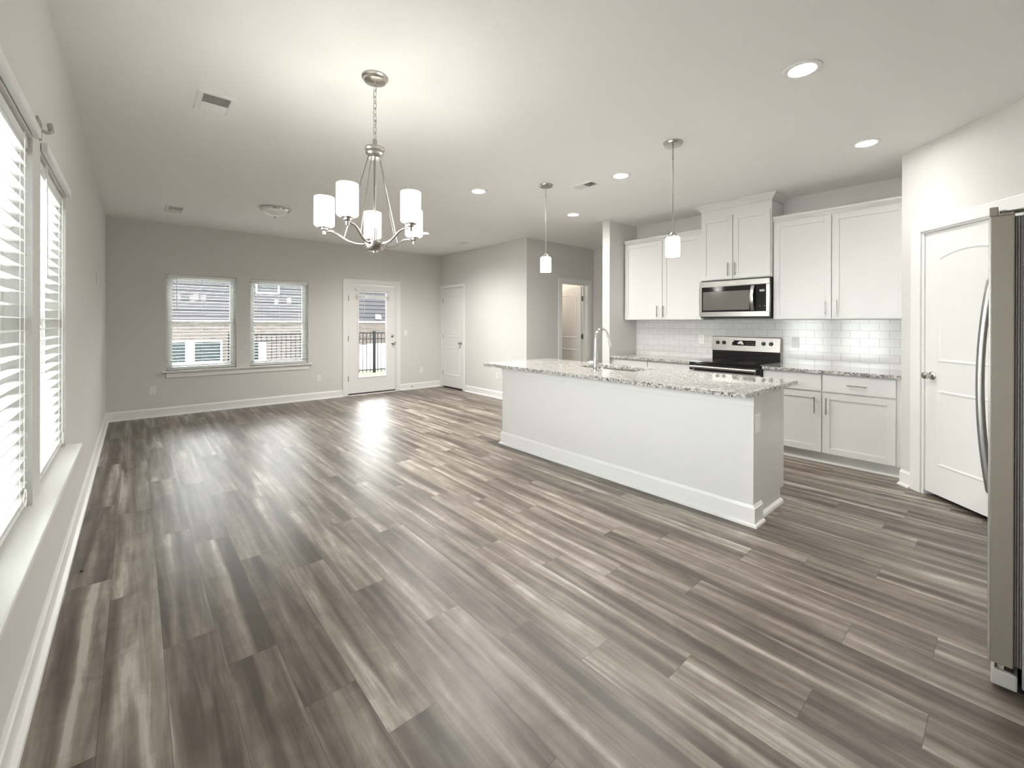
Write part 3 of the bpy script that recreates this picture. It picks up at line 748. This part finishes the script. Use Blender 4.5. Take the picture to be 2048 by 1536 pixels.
for th, R in ((-8.6, .297), (-77.6, .270), (57.0, .290), (143.0, .288), (-160.0, .295)):
    t = math.radians(th); d = -math.cos(t)*Vector((math.sin(yaw), math.cos(yaw), 0))+math.sin(t)*Vector((math.cos(yaw), -math.sin(yaw), 0))
    c = Vector((cx_, cy_, 0))
    P = [(0.02, 1.786), (0.06, 1.779), (0.10, 1.780), (0.135, 1.790), (0.17, 1.811), (0.20, 1.832), (0.23, 1.843), (R-0.005, 1.845)]
    pts = [c+d*a_+Vector((0, 0, z)) for a_, z in P]
    arm = MB().tube(pts, 0.0068, 10).build('arm', 'nickel', ch, smooth=True)
    e = c+d*R
    MB().lathe([(0.001, 1.822), (0.009, 1.824), (0.010, 1.846), (0.018, 1.850), (0.019, 1.860), (0.031, 1.862), (0.031, 1.875), (0.002, 1.876)], (e.x, e.y, 0), 28).build('socket_cup', 'nickel', arm, smooth=True)
    MB().lathe([(0.030, 1.872), (0.048, 1.872), (0.0535, 1.880), (0.0535, 2.032), (0.051, 2.034), (0.049, 2.030), (0.049, 1.885), (0.030, 1.880)], (e.x, e.y, 0), 36, close=False).build('lamp_shade', 'opal', ch, smooth=True)
    MB().tube([c+d*0.034+Vector((0, 0, 2.288)), c+d*0.165+Vector((0, 0, 1.807))], 0.0032, 8).build('stay_rod', 'nickel', ch, smooth=True)
    l = bpy.data.lights.new('chandelier_bulb', 'POINT'); l.energy = 0.12; l.color = (1, .93, .84); l.shadow_soft_size = 0.025
    o = bpy.data.objects.new('chandelier_bulb', l); C.objects.link(o); o.parent = ch; o.location = (e.x-cx_, e.y-cy_, 1.99-H)

# ------------------------------------------------------------------ kitchen cabinets
def pull(parent, o, axis, n, L_, sep=0.096):
    # bar handle centred at o, bar along axis, standing off along n
    o, axis, n = Vector(o), Vector(axis), Vector(n); m = MB()
    c = o+n*0.030; m.tube([c-axis*L_/2, c+axis*L_/2], 0.0058, 10)
    for s_ in (-1, 1): m.tube([o+axis*s_*sep/2, c+axis*s_*sep/2], 0.0045, 8)
    return m.build('handle', 'nickel', parent, smooth=True)
def shaker(parent, x, y0, y1, z0, z1, name='door', rail=0.057, flat=False):
    # front face at x, facing -x, 19 mm thick
    m = MB(); g = 0.0015
    y0 += g; y1 -= g; z0 += g; z1 -= g
    if flat: m.box(x, x+0.019, y0, y1, z0, z1)
    else:
        m.box(x, x+0.019, y0, y0+rail, z0, z1); m.box(x, x+0.019, y1-rail, y1, z0, z1)
        m.box(x, x+0.019, y0+rail, y1-rail, z0, z0+rail); m.box(x, x+0.019, y0+rail, y1-rail, z1-rail, z1)
        m.box(x+0.008, x+0.016, y0+rail, y1-rail, z0+rail, z1-rail)
    return m.build(name, 'cab', parent, bevel=0.0015)
def upper(label, y0, y1, gap, xf, z0, z1, dz1, hz, handles, crown):
    r = thing('upper_cabinet', label, 'cabinet', (XK, (y0+y1)/2, z0), 'white upper cabinets')
    m = MB(); m.box(xf+0.020, XK-0.001, y0, y1, z0, z1); m.build('body', 'cab', r, bevel=0.001)
    e = 0.008
    da = shaker(r, xf, gap+0.002, y1-e, z0+0.006, dz1); db = shaker(r, xf, y0+e, gap-0.002, z0+0.006, dz1)
    pull(da, (xf, handles[0], hz), (0, 0, 1), (-1, 0, 0), 0.15); pull(db, (xf, handles[1], hz), (0, 0, 1), (-1, 0, 0), 0.15)
    return r
e_ = 0.0
uc = upper('white upper cabinet pair left of the microwave', 2.462, 3.575, 2.995, 5.209, 1.377, 2.44, 2.425, 1.49, (3.057, 2.966), 0)
CP = [(0, 0), (0.004, 0.0), (0.010, 0.012), (0.026, 0.030), (0.030, 0.042), (0.030, 0.050), (-0.01, 0.050)]
def crown(parent, path, z, prof): 
    return MB().sweep(path, [(a, z+b_) for a, b_ in prof]).build('crown_moulding', 'cab', parent)
crown(uc, [(5.224, 2.462), (5.224, 3.575), (XK-0.002, 3.575)][::-1] if False else [(5.224, 2.463), (5.224, 3.574)], 2.434, CP)
um = upper('taller white upper cabinet pair above the microwave reaching the ceiling', 1.692, 2.460, 2.088, 5.159, 1.842, 2.70, 2.58, 1.956, (2.134, 2.057), 0)
CP2 = [(0, 0), (0.006, 0.002), (0.014, 0.016), (0.040, 0.044), (0.060, 0.058), (0.062, 0.070), (-0.01, 0.070)]
crown(um, [(XK-0.002, 1.692), (5.176, 1.692), (5.176, 2.460), (XK-0.002, 2.460)], 2.669, CP2)
ur = upper('white upper cabinet pair right of the microwave', 0.600, 1.690, 1.165, 5.209, 1.377, 2.44, 2.420, 1.49, (1.218, 1.122), 0)
crown(ur, [(5.224, 0.601), (5.224, 1.689)], 2.434, CP)

CT = 0.892
def base_cab(label, y0, y1, gap, filler_lo, filler_hi, handles, dh):
    xf = 4.925
    r = thing('base_cabinet', label, 'cabinet', (XK, (y0+y1)/2, 0), 'white base cabinets')
    bx('body', 'cab', r, xf+0.020, XK-0.001, y0, y1, 0.10, CT-0.032, bevel=0.001)
    bx('toe_kick', 'cab', r, xf+0.07, xf+0.085, y0, y1, 0.0, 0.10)
    MB().sweep([(xf+0.07, y0), (xf+0.07, y1)], [(0, 0), (0, 0.018), (0.008, 0.015), (0.014, 0.006), (0.014, 0)]).build('shoe_moulding', 'trim', r)
    a_, b_ = y0+filler_lo, y1-filler_hi
    for ya, yb2, hy in ((gap+0.003, b_, handles[0]), (a_, gap-0.003, handles[1])):
        dr = shaker(r, xf, ya, yb2, 0.690, CT-0.040, 'drawer', flat=True)
        if dh: pull(dr, (xf, (ya+yb2)/2 if dh is True else dh, 0.768), (0, 1, 0), (-1, 0, 0), 0.145)
        d_ = shaker(r, xf, ya, yb2, 0.108, 0.678)
        pull(d_, (xf, hy, 0.556), (0, 0, 1), (-1, 0, 0), 0.155)
    return r
base_cab('white base cabinet right of the range', YO+0.002, 1.690, 1.175, 0.044, 0.004, (1.228, 1.136), True)
base_cab('white base cabinet left of the range', 2.462, YS-0.002, 3.035, 0.004, 0.05, (3.09, 2.98), True)

def slab_top(name, label, poly, group):
    m = MB(); m.prism(poly, (0, 0, CT-0.031), (1, 0, 0), (0, 1, 0), (0, 0, 1), 0.031)
    return tag(m.build(name, 'granite', None, bevel=0.003), label, 'countertop', group)
slab_top('countertop', 'grey speckled granite countertop right of the range', [(4.899, YO+0.002), (XK-0.011, YO+0.002), (XK-0.011, 1.690), (4.899, 1.690)], 'wall side countertops')
slab_top('countertop', 'grey speckled granite countertop left of the range', [(4.899, 2.464), (XK-0.011, 2.464), (XK-0.011, YS-0.002), (4.899, YS-0.002)], 'wall side countertops')
tag(bx('tile_backsplash', 'tile', None, XK-0.010, XK-0.0005, YO+0.002, YS-0.002, CT-0.03, 1.376), 'white subway tile backsplash behind the range', 'backsplash')

# microwave
mw = thing('microwave', 'stainless over-the-range microwave with black glass door', 'microwave', (XK, 2.075, 1.41))
my0, my1, mz0, mz1, mxf = 1.698, 2.458, 1.412, 1.838, 5.130
bx('body', 'blackm', mw, mxf+0.030, XK-0.011, my0, my1, mz0-0.012, mz1, bevel=0.004)
m = MB()
m.box(mxf, mxf+0.030, my0, my1, 1.764, mz1-0.012); m.box(mxf, mxf+0.030, my0, my1, mz0, 1.468)
m.box(mxf, mxf+0.030, my1-0.024, my1, 1.468, 1.764); m.box(mxf, mxf+0.030, my0, my0+0.032, 1.468, 1.764)
bmesh.ops.remove_doubles(m.b, verts=m.b.verts, dist=1e-5)
m.build('door_frame', 'steel', mw, bevel=0.003)
dp = bx('door_glass', 'black', mw, mxf+0.006, mxf+0.03, 1.842, my1-0.024, 1.468, 1.764)
bx('viewing_window', 'mesh', dp, mxf+0.0045, mxf+0.006, 1.90, my1-0.038, 1.490, 1.706)
cp = bx('control_panel', 'black', mw, mxf+0.004, mxf+0.03, my0+0.032, 1.838, 1.468, 1.764)
bx('display', 'dispg', cp, mxf+0.003, mxf+0.004, 1.745, 1.795, 1.683, 1.706)
for yy in (1.790, 1.746):
    bx('button', 'dispg', cp, mxf+0.003, mxf+0.004, yy-0.004, yy+0.004, 1.524, 1.530)
pts = []; rs = []
m = MB()
n = 14; A = []
for i in range(n+1):
    q = i/n; z = 1.478+q*0.276; bow = 0.040*math.sin(PI*q)+0.006
    A.append((z, bow))
vs = []
for z, bow in A:
    vs.append([m.b.verts.new((mxf-bow-dx, yy, z)) for dx, yy in ((0, 1.842), (0, 1.876), (0.010, 1.876), (0.012, 1.859), (0.010, 1.842))])
for a_, b_ in zip(vs, vs[1:]):
    for j in range(5): m.b.faces.new((a_[j], a_[(j+1) % 5], b_[(j+1) % 5], b_[j]))
m.b.faces.new(vs[0]); m.b.faces.new(vs[-1][::-1])
m.build('handle', 'steel', mw, smooth=True)
def text_mesh(s, size, mat, parent, loc, name):
    cu = bpy.data.curves.new(name, 'FONT'); cu.body = s; cu.size = size; cu.extrude = 0.0003; cu.align_x = 'CENTER'; cu.align_y = 'CENTER'
    ob = bpy.data.objects.new(name, cu); me = bpy.data.meshes.new_from_object(ob); bpy.data.objects.remove(ob)
    rotm = Matrix.Rotation(-PI/2, 4, 'Z') @ Matrix.Rotation(PI/2, 4, 'X'); me.transform(rotm)
    o = bpy.data.objects.new(name, me); C.objects.link(o); me.materials.append(M[mat]); o.parent = parent; o.location = Vector(loc)-wloc(parent)
    return o
text_mesh('Whirlpool', 0.020, 'sticker', mw, (mxf-0.0006, 2.075, 1.795), 'logo')
m = MB(); rg = [(0.034*math.cos(q), 0.009*math.sin(q)+0.004*math.cos(q)) for q in [k*2*PI/24 for k in range(24)]]
m.tube([(mxf-0.0006, 2.075+a_, 1.795+b_) for a_, b_ in rg], 0.0009, 4, closed=True); m.build('logo_ring', 'sticker', mw)
m = MB(); m.box(mxf+0.05, XK-0.05, my0+0.05, my1-0.05, mz0-0.020, mz0-0.012); m.build('underside_grille', 'blackm', mw)

# range
rg = thing('range', 'stainless and black electric range with smooth glass cooktop', 'range', (XK, 2.076, 0))
ry0, ry1 = 1.694, 2.459
bx('body', 'blackm', rg, 4.915, XK-0.012, ry0, ry1, 0.02, 0.885, bevel=0.003)
bx('cooktop', 'black', rg, 4.875, 5.46, ry0, ry1, 0.885, 0.902, bevel=0.005)
for (bx_, by_, br_) in ((5.03, 2.27, 0.105), (5.03, 1.89, 0.085), (5.30, 2.27, 0.08), (5.30, 1.89, 0.10)):
    m = MB(); m.lathe([(br_, 0.9021), (br_-0.003, 0.9026), (br_-0.006, 0.9021)], (bx_, by_, 0), 40, close=False); m.build('burner_ring', 'mesh', rg)
bx('front_rail', 'black', rg, 4.882, 4.915, ry0, ry1, 0.80, 0.885, bevel=0.004)
od = bx('oven_door', 'steel', rg, 4.880, 4.915, ry0+0.008, ry1-0.008, 0.225, 0.795, bevel=0.004)
bx('oven_window', 'black', od, 4.878, 4.880, ry0+0.10, ry1-0.10, 0.34, 0.66)
m = MB(); m.tube([(4.842, ry0+0.03, 0.838), (4.842, ry1-0.03, 0.838)], 0.013, 12)
for yy in (ry0+0.05, ry1-0.05): m.tube([(4.882, yy, 0.815), (4.842, yy, 0.838)], 0.010, 8)
for v in m.b.verts: v.co.z = 0.838+(v.co.z-0.838)*1.25
m.build('handle', 'steel', rg, smooth=True)
bx('storage_drawer', 'steel', rg, 4.882, 4.915, ry0+0.008, ry1-0.008, 0.05, 0.218, bevel=0.004)
bx('leg', 'blackm', rg, 4.95, 4.98, ry0+0.02, ry0+0.05, 0.0, 0.02); bx('leg', 'blackm', rg, 4.95, 4.98, ry1-0.05, ry1-0.02, 0.0, 0.02)
bx('leg', 'blackm', rg, 5.45, 5.48, ry0+0.02, ry0+0.05, 0.0, 0.02); bx('leg', 'blackm', rg, 5.45, 5.48, ry1-0.05, ry1-0.02, 0.0, 0.02)
# backguard: sloped stainless fascia over a black glass riser
m = MB(); m.prism([(5.452, 1.005), (5.505, 1.005), (5.515, 1.165), (5.505, 1.175), (5.482, 1.175), (5.474, 1.168)], (0, ry0, 0), (1, 0, 0), (0, 0, 1), (0, 1, 0), ry1-ry0)
bgd = m.build('backguard', 'steel', rg, bevel=0.003)
bx('riser', 'black', rg, 5.468, 5.50, ry0+0.006, ry1-0.006, 0.90, 1.006)
bx('riser_side', 'steel', rg, 5.50, 5.525, ry0, ry1, 0.885, 1.17, bevel=0.003)
def bgx(z): return 5.452+(z-1.005)*0.135
for yy in (2.385, 2.31, 1.866, 1.788):
    m = MB(); m.lathe([(0.023, 0.0), (0.023, -0.006), (0.019, -0.010), (0.017, -0.024), (0.001, -0.026)], (bgx(1.1), yy, 1.1), 24, 'X'); m.box(bgx(1.1)-0.030, bgx(1.1)-0.02, yy-0.0035, yy+0.0035, 1.084, 1.116)
    m.build('control_knob', 'blackm', bgd, smooth=True)
dsp = MB().prism([(bgx(1.07)-0.0015, 1.07), (bgx(1.07)+0.002, 1.07), (bgx(1.132)+0.002, 1.132), (bgx(1.132)-0.0015, 1.132)], (0, 1.952, 0), (1, 0, 0), (0, 0, 1), (0, 1, 0), 0.262).build('display_panel', 'black', bgd)
mm = MB()
for cyy, czz, rr_ in ((2.115, 1.103, 0.022), (2.135, 1.095, 0.016), (2.098, 1.088, 0.015), (2.205, 1.118, 0.008)):
    mm.lathe([(rr_, 0.0), (rr_, -0.001)], (bgx(czz)-0.0012, cyy, czz), 14, 'X')
mm.build('sticker', 'sticker', dsp)
mm = MB()
for k in range(6):
    for q in range(2): mm.box(bgx(1.09)-0.003, bgx(1.09)-0.002, 1.965+k*0.017, 1.972+k*0.017, 1.082+q*0.022, 1.087+q*0.022)
mm.build('button', 'dispg', dsp)

# ------------------------------------------------------------------ island
isl = thing('kitchen_island', 'white kitchen island with tall baseboard facing the room', 'kitchen island', (3.4, 2.4, 0))
IX, IY0, IY1 = 3.072, 1.108, 3.692
bx('knee_wall', 'cab', isl, IX, 3.205, IY0, IY1, 0, CT-0.0325)
m = MB(); ia, ib, zt_ = IY0+0.022, IY1-0.005, CT-0.0325
for ya, yb2 in ((ia, 2.19), (2.96, ib)): m.box(3.205, 3.655, ya, yb2, 0.0, zt_); m.box(3.655, 3.725, ya, yb2, 0.10, zt_)
m.box(3.205, 3.655, 2.19, 2.96, 0.0, 0.60); m.box(3.655, 3.725, 2.19, 2.96, 0.10, 0.60); m.box(3.205, 3.37, 2.19, 2.96, 0.60, zt_)
m.build('cabinet_body', 'cab', isl, bevel=0.001)
m = MB()
for k in range(5):
    a_ = IY0+0.03+k*0.51; 
    m.box(3.725, 3.744, a_, a_+0.50, 0.108, 0.85)
m.build('door', 'cab', isl, bevel=0.0015)
m = MB(); m.box(IX-0.010, IX, IY0-0.006, IY1+0.004, 0.785, CT-0.0325); m.box(IX, 3.19, IY0-0.006, IY0, 0.785, CT-0.0325)
m.build('apron_trim', 'cab', isl, bevel=0.002)
IB = [(0, 0), (0, 0.134), (0.004, 0.134), (0.009, 0.122), (0.014, 0.116), (0.015, 0.020), (0.029, 0.014), (0.031, 0.0)]
MB().sweep([(3.205, IY0), (IX, IY0), (IX, IY1), (3.205, IY1)], IB).build('baseboard', 'trim', isl)
MB().sweep([(3.655, IY0+0.022), (3.207, IY0+0.022)], [(0, 0), (0, 0.030), (0.010, 0.028), (0.020, 0.018), (0.023, 0.0)]).build('shoe_moulding', 'trim', isl)
op = MB().prism([(-0.036, -0.058), (0.036, -0.058), (0.036, 0.058), (-0.036, 0.058)], (3.135, IY0, 0.665), (1, 0, 0), (0, 0, 1), (0, -1, 0), 0.006).build('outlet_plate', 'plate', isl, bevel=0.002)
for dz in (-0.024, 0.024): MB().prism([(-0.016, -0.014+dz), (0.016, -0.014+dz), (0.016, 0.014+dz), (-0.016, 0.014+dz)], (3.135, IY0-0.006, 0.665), (1, 0, 0), (0, 0, 1), (0, -1, 0), 0.002).build('receptacle', 'plate', op)
# island top with sink cut-out
TX0, TX1, TY0, TY1 = 2.893, 3.903, 1.089, 3.806
SX0, SX1, SY0, SY1 = 3.415, 3.785, 2.245, 2.905
def rrect(x0, x1, y0, y1, r, k=5):
    p = []
    for cx2, cy2, a0 in ((x1-r, y0+r, -PI/2), (x1-r, y1-r, 0), (x0+r, y1-r, PI/2), (x0+r, y0+r, PI)):
        for i in range(k+1):
            q = a0+PI/2*i/k; p.append((cx2+r*math.cos(q), cy2+r*math.sin(q)))
    return p
def slab_hole(outer, inner, z0, z1):
    m = MB(); k = len(inner)
    # match each inner vertex to a point on the outer rounded rectangle with same count
    for z, fl in ((z0, True), (z1, False)):
        pass
    vo = [[m.b.verts.new((a_, b_, z)) for a_, b_ in outer] for z in (z0, z1)]
    vi = [[m.b.verts.new((a_, b_, z)) for a_, b_ in inner] for z in (z0, z1)]
    n_ = len(outer)
    for j in range(n_):
        j2 = (j+1) % n_
        for z in (0, 1): m.b.faces.new((vo[z][j], vo[z][j2], vi[z][j2], vi[z][j]))
        m.b.faces.new((vo[0][j], vo[0][j2], vo[1][j2], vo[1][j])); m.b.faces.new((vi[0][j], vi[0][j2], vi[1][j2], vi[1][j]))
    return m
o = slab_hole(rrect(TX0, TX1, TY0, TY1, 0.006), rrect(SX0, SX1, SY0, SY1, 0.05), CT-0.032, CT).build('countertop', 'granite', None, bevel=0.003)
tag(o, 'large grey speckled granite top on the island with sink cut-out', 'countertop')
sk = thing('sink', 'stainless undermount sink in the island top', 'sink', ((SX0+SX1)/2, (SY0+SY1)/2, CT-0.033))
m = slab_hole(rrect(SX0-0.02, SX1+0.02, SY0-0.02, SY1+0.02, 0.06), rrect(SX0-0.004, SX1+0.004, SY0-0.004, SY1+0.004, 0.05), CT-0.036, CT-0.033)
m.build('rim', 'steel', sk)
m = MB(); a1 = rrect(SX0-0.004, SX1+0.004, SY0-0.004, SY1+0.004, 0.05); a2 = rrect(SX0+0.01, SX1-0.01, SY0+0.01, SY1-0.01, 0.06)
v1 = [m.b.verts.new((p[0], p[1], CT-0.034)) for p in a1]; v2 = [m.b.verts.new((p[0], p[1], CT-0.24)) for p in a2]
for j in range(len(v1)): m.b.faces.new((v1[j], v1[(j+1) % len(v1)], v2[(j+1) % len(v1)], v2[j]))
m.b.faces.new(v2); ob = m.build('basin', 'steel', sk)
sol = ob.modifiers.new('thickness', 'SOLIDIFY'); sol.thickness = 0.0015
MB().lathe([(0.043, 0), (0.040, 0.003), (0.030, 0.001), (0.001, 0.001)], ((SX0+SX1)/2, (SY0+SY1)/2, CT-0.24), 24).build('drain', 'chrome', sk, smooth=True)
# faucet
fx, fy = 3.25, 2.545
fc = thing('kitchen_faucet', 'chrome gooseneck faucet with side lever behind the island sink', 'faucet', (fx, fy, CT))
m = MB(); m.lathe([(0.027, 0), (0.027, 0.006), (0.0245, 0.010), (0.0235, 0.06), (0.020, 0.12), (0.0165, 0.18), (0.014, 0.235), (0.001, 0.236)], (fx, fy, CT), 28); m.build('body', 'chrome', fc, smooth=True)
pts = [(fx, fy, CT+0.225), (fx, fy, CT+0.28)]; rs = [0.0135, 0.0125]
R_ = 0.088
for i in range(1, 13):
    q = PI-(PI*0.92)*i/12; pts.append((fx+R_+R_*math.cos(q), fy-0.006*i/12, CT+0.30+R_*math.sin(q))); rs.append(0.0125)
last = Vector(pts[-1]); dirn = (last-Vector(pts[-2])).normalized()
pts.append(tuple(last+dirn*0.03)); rs.append(0.013); pts.append(tuple(last+dirn*0.09)); rs.append(0.0155); pts.append(tuple(last+dirn*0.112)); rs.append(0.0165)
MB().tube(pts, rs, 18).build('spout', 'chrome', fc, smooth=True)
m = MB(); m.tube([(fx, fy, CT+0.072), (fx-0.012, fy+0.045, CT+0.072), (fx-0.016, fy+0.066, CT+0.074)], [0.012, 0.0115, 0.0125], 12)
m.tube([(fx-0.015, fy+0.062, CT+0.078), (fx-0.013, fy+0.060, CT+0.12), (fx-0.006, fy+0.056, CT+0.158)], [0.0045, 0.0055, 0.0062], 10)
m.build('lever', 'chrome', fc, smooth=True)

# ------------------------------------------------------------------ refrigerator
fr = thing('refrigerator', 'tall stainless refrigerator at the right edge, seen from the side', 'refrigerator', (2.83, -0.4, 0))
fx0, fx1 = 2.378, 3.290
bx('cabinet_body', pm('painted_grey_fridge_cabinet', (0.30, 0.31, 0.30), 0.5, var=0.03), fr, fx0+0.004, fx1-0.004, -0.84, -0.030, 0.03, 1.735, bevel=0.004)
mid = (fx0+fx1)/2
for a_, b_, hx_ in ((fx0, mid-0.003, mid-0.055), (mid+0.003, fx1, mid+0.055)):
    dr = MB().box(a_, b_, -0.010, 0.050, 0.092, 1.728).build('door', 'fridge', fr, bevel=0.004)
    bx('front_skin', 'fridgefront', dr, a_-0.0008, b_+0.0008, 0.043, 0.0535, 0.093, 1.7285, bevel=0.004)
    m = MB(); pts = []; n = 16
    for i in range(n+1):
        q = -1+2*i/n; pts.append((hx_, 0.088-0.030*q*q, 1.065+q*0.45))
    pts = [(hx_, 0.052, pts[0][2]-0.01)]+pts+[(hx_, 0.052, pts[-1][2]+0.01)]
    m.tube(pts, 0.0125, 12, flat=1.0); m.build('handle', 'handle', dr, smooth=True)
    hc = 1 if a_ == fx0 else -1; xe = a_ if hc == 1 else b_
    m = MB(); m.box(xe, xe+hc*0.10, 0.030, 0.052, 1.728, 1.762); m.box(xe+hc*0.0, xe+hc*0.10, -0.010, 0.030, 1.728, 1.737); m.build('hinge_cover', 'fridge', fr, bevel=0.003)
    m = MB(); m.box(xe+hc*0.015, xe+hc*0.085, -0.075, 0.028, 1.744, 1.7475); m.box(xe+hc*0.02, xe+hc*0.08, -0.09, -0.035, 1.7475, 1.754); m.tube([(xe+hc*0.035, 0.018, 1.737), (xe+hc*0.035, 0.018, 1.752)], 0.009, 12); m.build('hinge', 'steel', fr, bevel=0.001)
m = MB()
for k, (ya, yb2) in enumerate(((-0.0155, -0.0115), (-0.022, -0.0180), (-0.0285, -0.0245))): m.box(fx0+0.010, fx1-0.010, ya, yb2, 0.10, 1.722)
m.box(fx0+0.016, fx1-0.016, -0.030, -0.010, 0.10, 1.722)
m.build('door_gasket', 'gasket', fr)
m = MB(); m.box(fx0+0.002, fx1-0.002, -0.02, 0.045, 0.012, 0.070); m.build('kick_plate', pm('light_grey_plastic', (0.50, 0.50, 0.48), 0.5), fr, bevel=0.006)
m = MB(); m.box(fx0+0.004, fx0+0.06, -0.01, 0.036, 0.070, 0.076); m.tube([(fx0+0.02, 0.02, 0.07), (fx0+0.02, 0.02, 0.093)], 0.009, 10); m.build('lower_hinge', 'chrome', fr)
for xx in (fx0+0.05, fx1-0.05):
    for yy in (-0.03, -0.75): MB().tube([(xx, yy, 0.0), (xx, yy, 0.035)], 0.018, 12).build('foot', 'blackm', fr)

# ------------------------------------------------------------------ outdoors
st(MB().box(XL-T-12, XL-T, -8, 24, -0.35, -0.15).build('ground', 'concrete'), 'pale concrete beside the house')
m = MB(); m.prism([(YB+T+0.3, -0.12), (13.0, -0.12), (15.2, -1.3), (30, -1.3), (30, -1.6), (YB+T+0.3, -1.6)], (XL-T, 0, 0), (0, 1, 0), (0, 0, 1), (1, 0, 0), 26)
o = m.build('lawn', 'grass'); st(o, 'green lawn behind the house')
st(bx('trim_3', 'concrete', None, 2.6, 4.2, YB+T, YB+T+0.3, -0.3, -0.03), 'concrete step outside the glazed door')
# neighbour house
HY = 18.8
hs = thing('house', 'neighbouring house with grey siding over tan brick seen through the windows', 'house', (6, HY, -1.6))
bx('brick_wall', 'brick', hs, -9, 20, HY, HY+0.3, -1.6, 1.33)
m = MB(); n = 16; e = 0.178
for i in range(n):
    z = 1.39+i*e; m.prism([(HY-0.05, z+0.016), (HY+0.03, z+0.016), (HY+0.03, z+e), (HY-0.02, z+e)], (-9, 0, 0), (0, 1, 0), (0, 0, 1), (1, 0, 0), 29)
m.box(-9, 20, HY+0.03, HY+0.3, 1.39, 1.39+n*e)
m.build('siding', 'siding', hs)
bx('trim_band', 'housetrim', hs, -9, 20, HY-0.05, HY+0.05, 1.33, 1.40)
def hwin(x0, x1, z0, z1, tl=0.05, tr=0.05, rail=True):
    m = MB(); y0 = HY-0.06
    m.box(x0-tl, x0, y0, HY+0.02, z0-0.05, z1+0.05); m.box(x1, x1+tr, y0, HY+0.02, z0-0.05, z1+0.05)
    m.box(x0, x1, y0, HY+0.02, z0-0.05, z0); m.box(x0, x1, y0, HY+0.02, z1, z1+0.05)
    if rail: m.box(x0, x1, y0+0.01, HY+0.02, (z0+z1)/2-0.04, (z0+z1)/2+0.04)
    f = m.build('window_frame', 'housetrim', hs); bx('pane', 'teal', f, x0, x1, HY-0.03, HY-0.01, z0, z1)
hwin(0.55, 1.32, -0.82, 0.64, 0.05, 0.14); hwin(1.58, 2.34, -0.82, 0.64, 0.14, 0.05)
hwin(2.85, 3.55, -0.82, 0.56, 0.07, 0.28)
hwin(3.50, 4.21, 2.48, 3.9)
m = MB(); m.prism([(HY-0.14, 1.50), (HY-0.02, 1.50), (HY-0.02, 1.70), (HY-0.05, 1.70)], (8.17, 0, 0), (0, 1, 0), (0, 0, 1), (1, 0, 0), 0.24); m.build('vent_hood', 'housetrim', hs)
m = MB(); m.prism([(HY-0.45, 4.25), (HY+9, 4.25), (HY+4.3, 5.6)], (-9.4, 0, 0), (0, 1, 0), (0, 0, 1), (1, 0, 0), 29.8)
m.build('roof', 'shingle', hs)
# white screen fence in front of the neighbour house
wf = thing('privacy_fence', 'white vinyl privacy fence panel behind the black fence', 'fence', (6.5, 14, -0.9))
m = MB()
for k in range(14): m.box(5.52+k*0.15, 5.52+k*0.15+0.147, 14.0, 14.03, -1.0, 0.60 if k < 2 else 0.63)
m.build('panel', 'housetrim', wf)
for xx in (5.46, 6.20, 7.62): bx('post', 'housetrim', wf, xx, xx+0.10, 13.96, 14.06, -1.1, 0.64)
# black aluminium fence
FY = 12.2
fn = thing('metal_fence', 'black aluminium picket fence across the lawn', 'fence', (4.5, FY, -0.12))
for z in (1.035, 0.865, -0.03): bx('rail', 'fence', fn, 1.67, 8.6, FY-0.014, FY+0.014, z-0.014, z+0.014)
for xx in (1.70, 3.49, 5.28, 7.07, 8.6): bx('post', 'fence', fn, xx-0.032, xx+0.032, FY-0.032, FY+0.032, -0.12, 1.09)
x = 1.70+0.112
while x < 8.55:
    if min(abs(x-p_) for p_ in (3.49, 5.28, 7.07)) > 0.05: bx('picket', 'fence', fn, x-0.008, x+0.008, FY-0.008, FY+0.008, -0.10, 1.03)
    x += 0.1117
# sapling by the fence
sp_ = thing('sapling', 'thin bare sapling beside the fence seen through the door glass', 'plant', (5.72, 11.6, -0.12))
m = MB(); rr = random.Random(5)
base = Vector((5.72, 11.6, -0.13)); m.tube([base, base+Vector((-0.04, 0, 0.35)), base+Vector((-0.10, 0, 0.75)), base+Vector((-0.14, 0, 0.95))], [0.012, 0.011, 0.008, 0.004], 6)
for k in range(12):
    z = 0.2+k*0.06; s_ = base+Vector((-0.03-0.09*(z-0.2)/0.6, 0, z)); a_ = rr.uniform(0, 6.28); L_ = rr.uniform(0.10, 0.22)
    m.tube([s_, s_+Vector((math.cos(a_)*L_*.6, math.sin(a_)*L_*.6, L_*.4)), s_+Vector((math.cos(a_)*L_, math.sin(a_)*L_, L_))], [0.006, 0.004, 0.002], 5)
m.build('branches', 'bark', sp_)
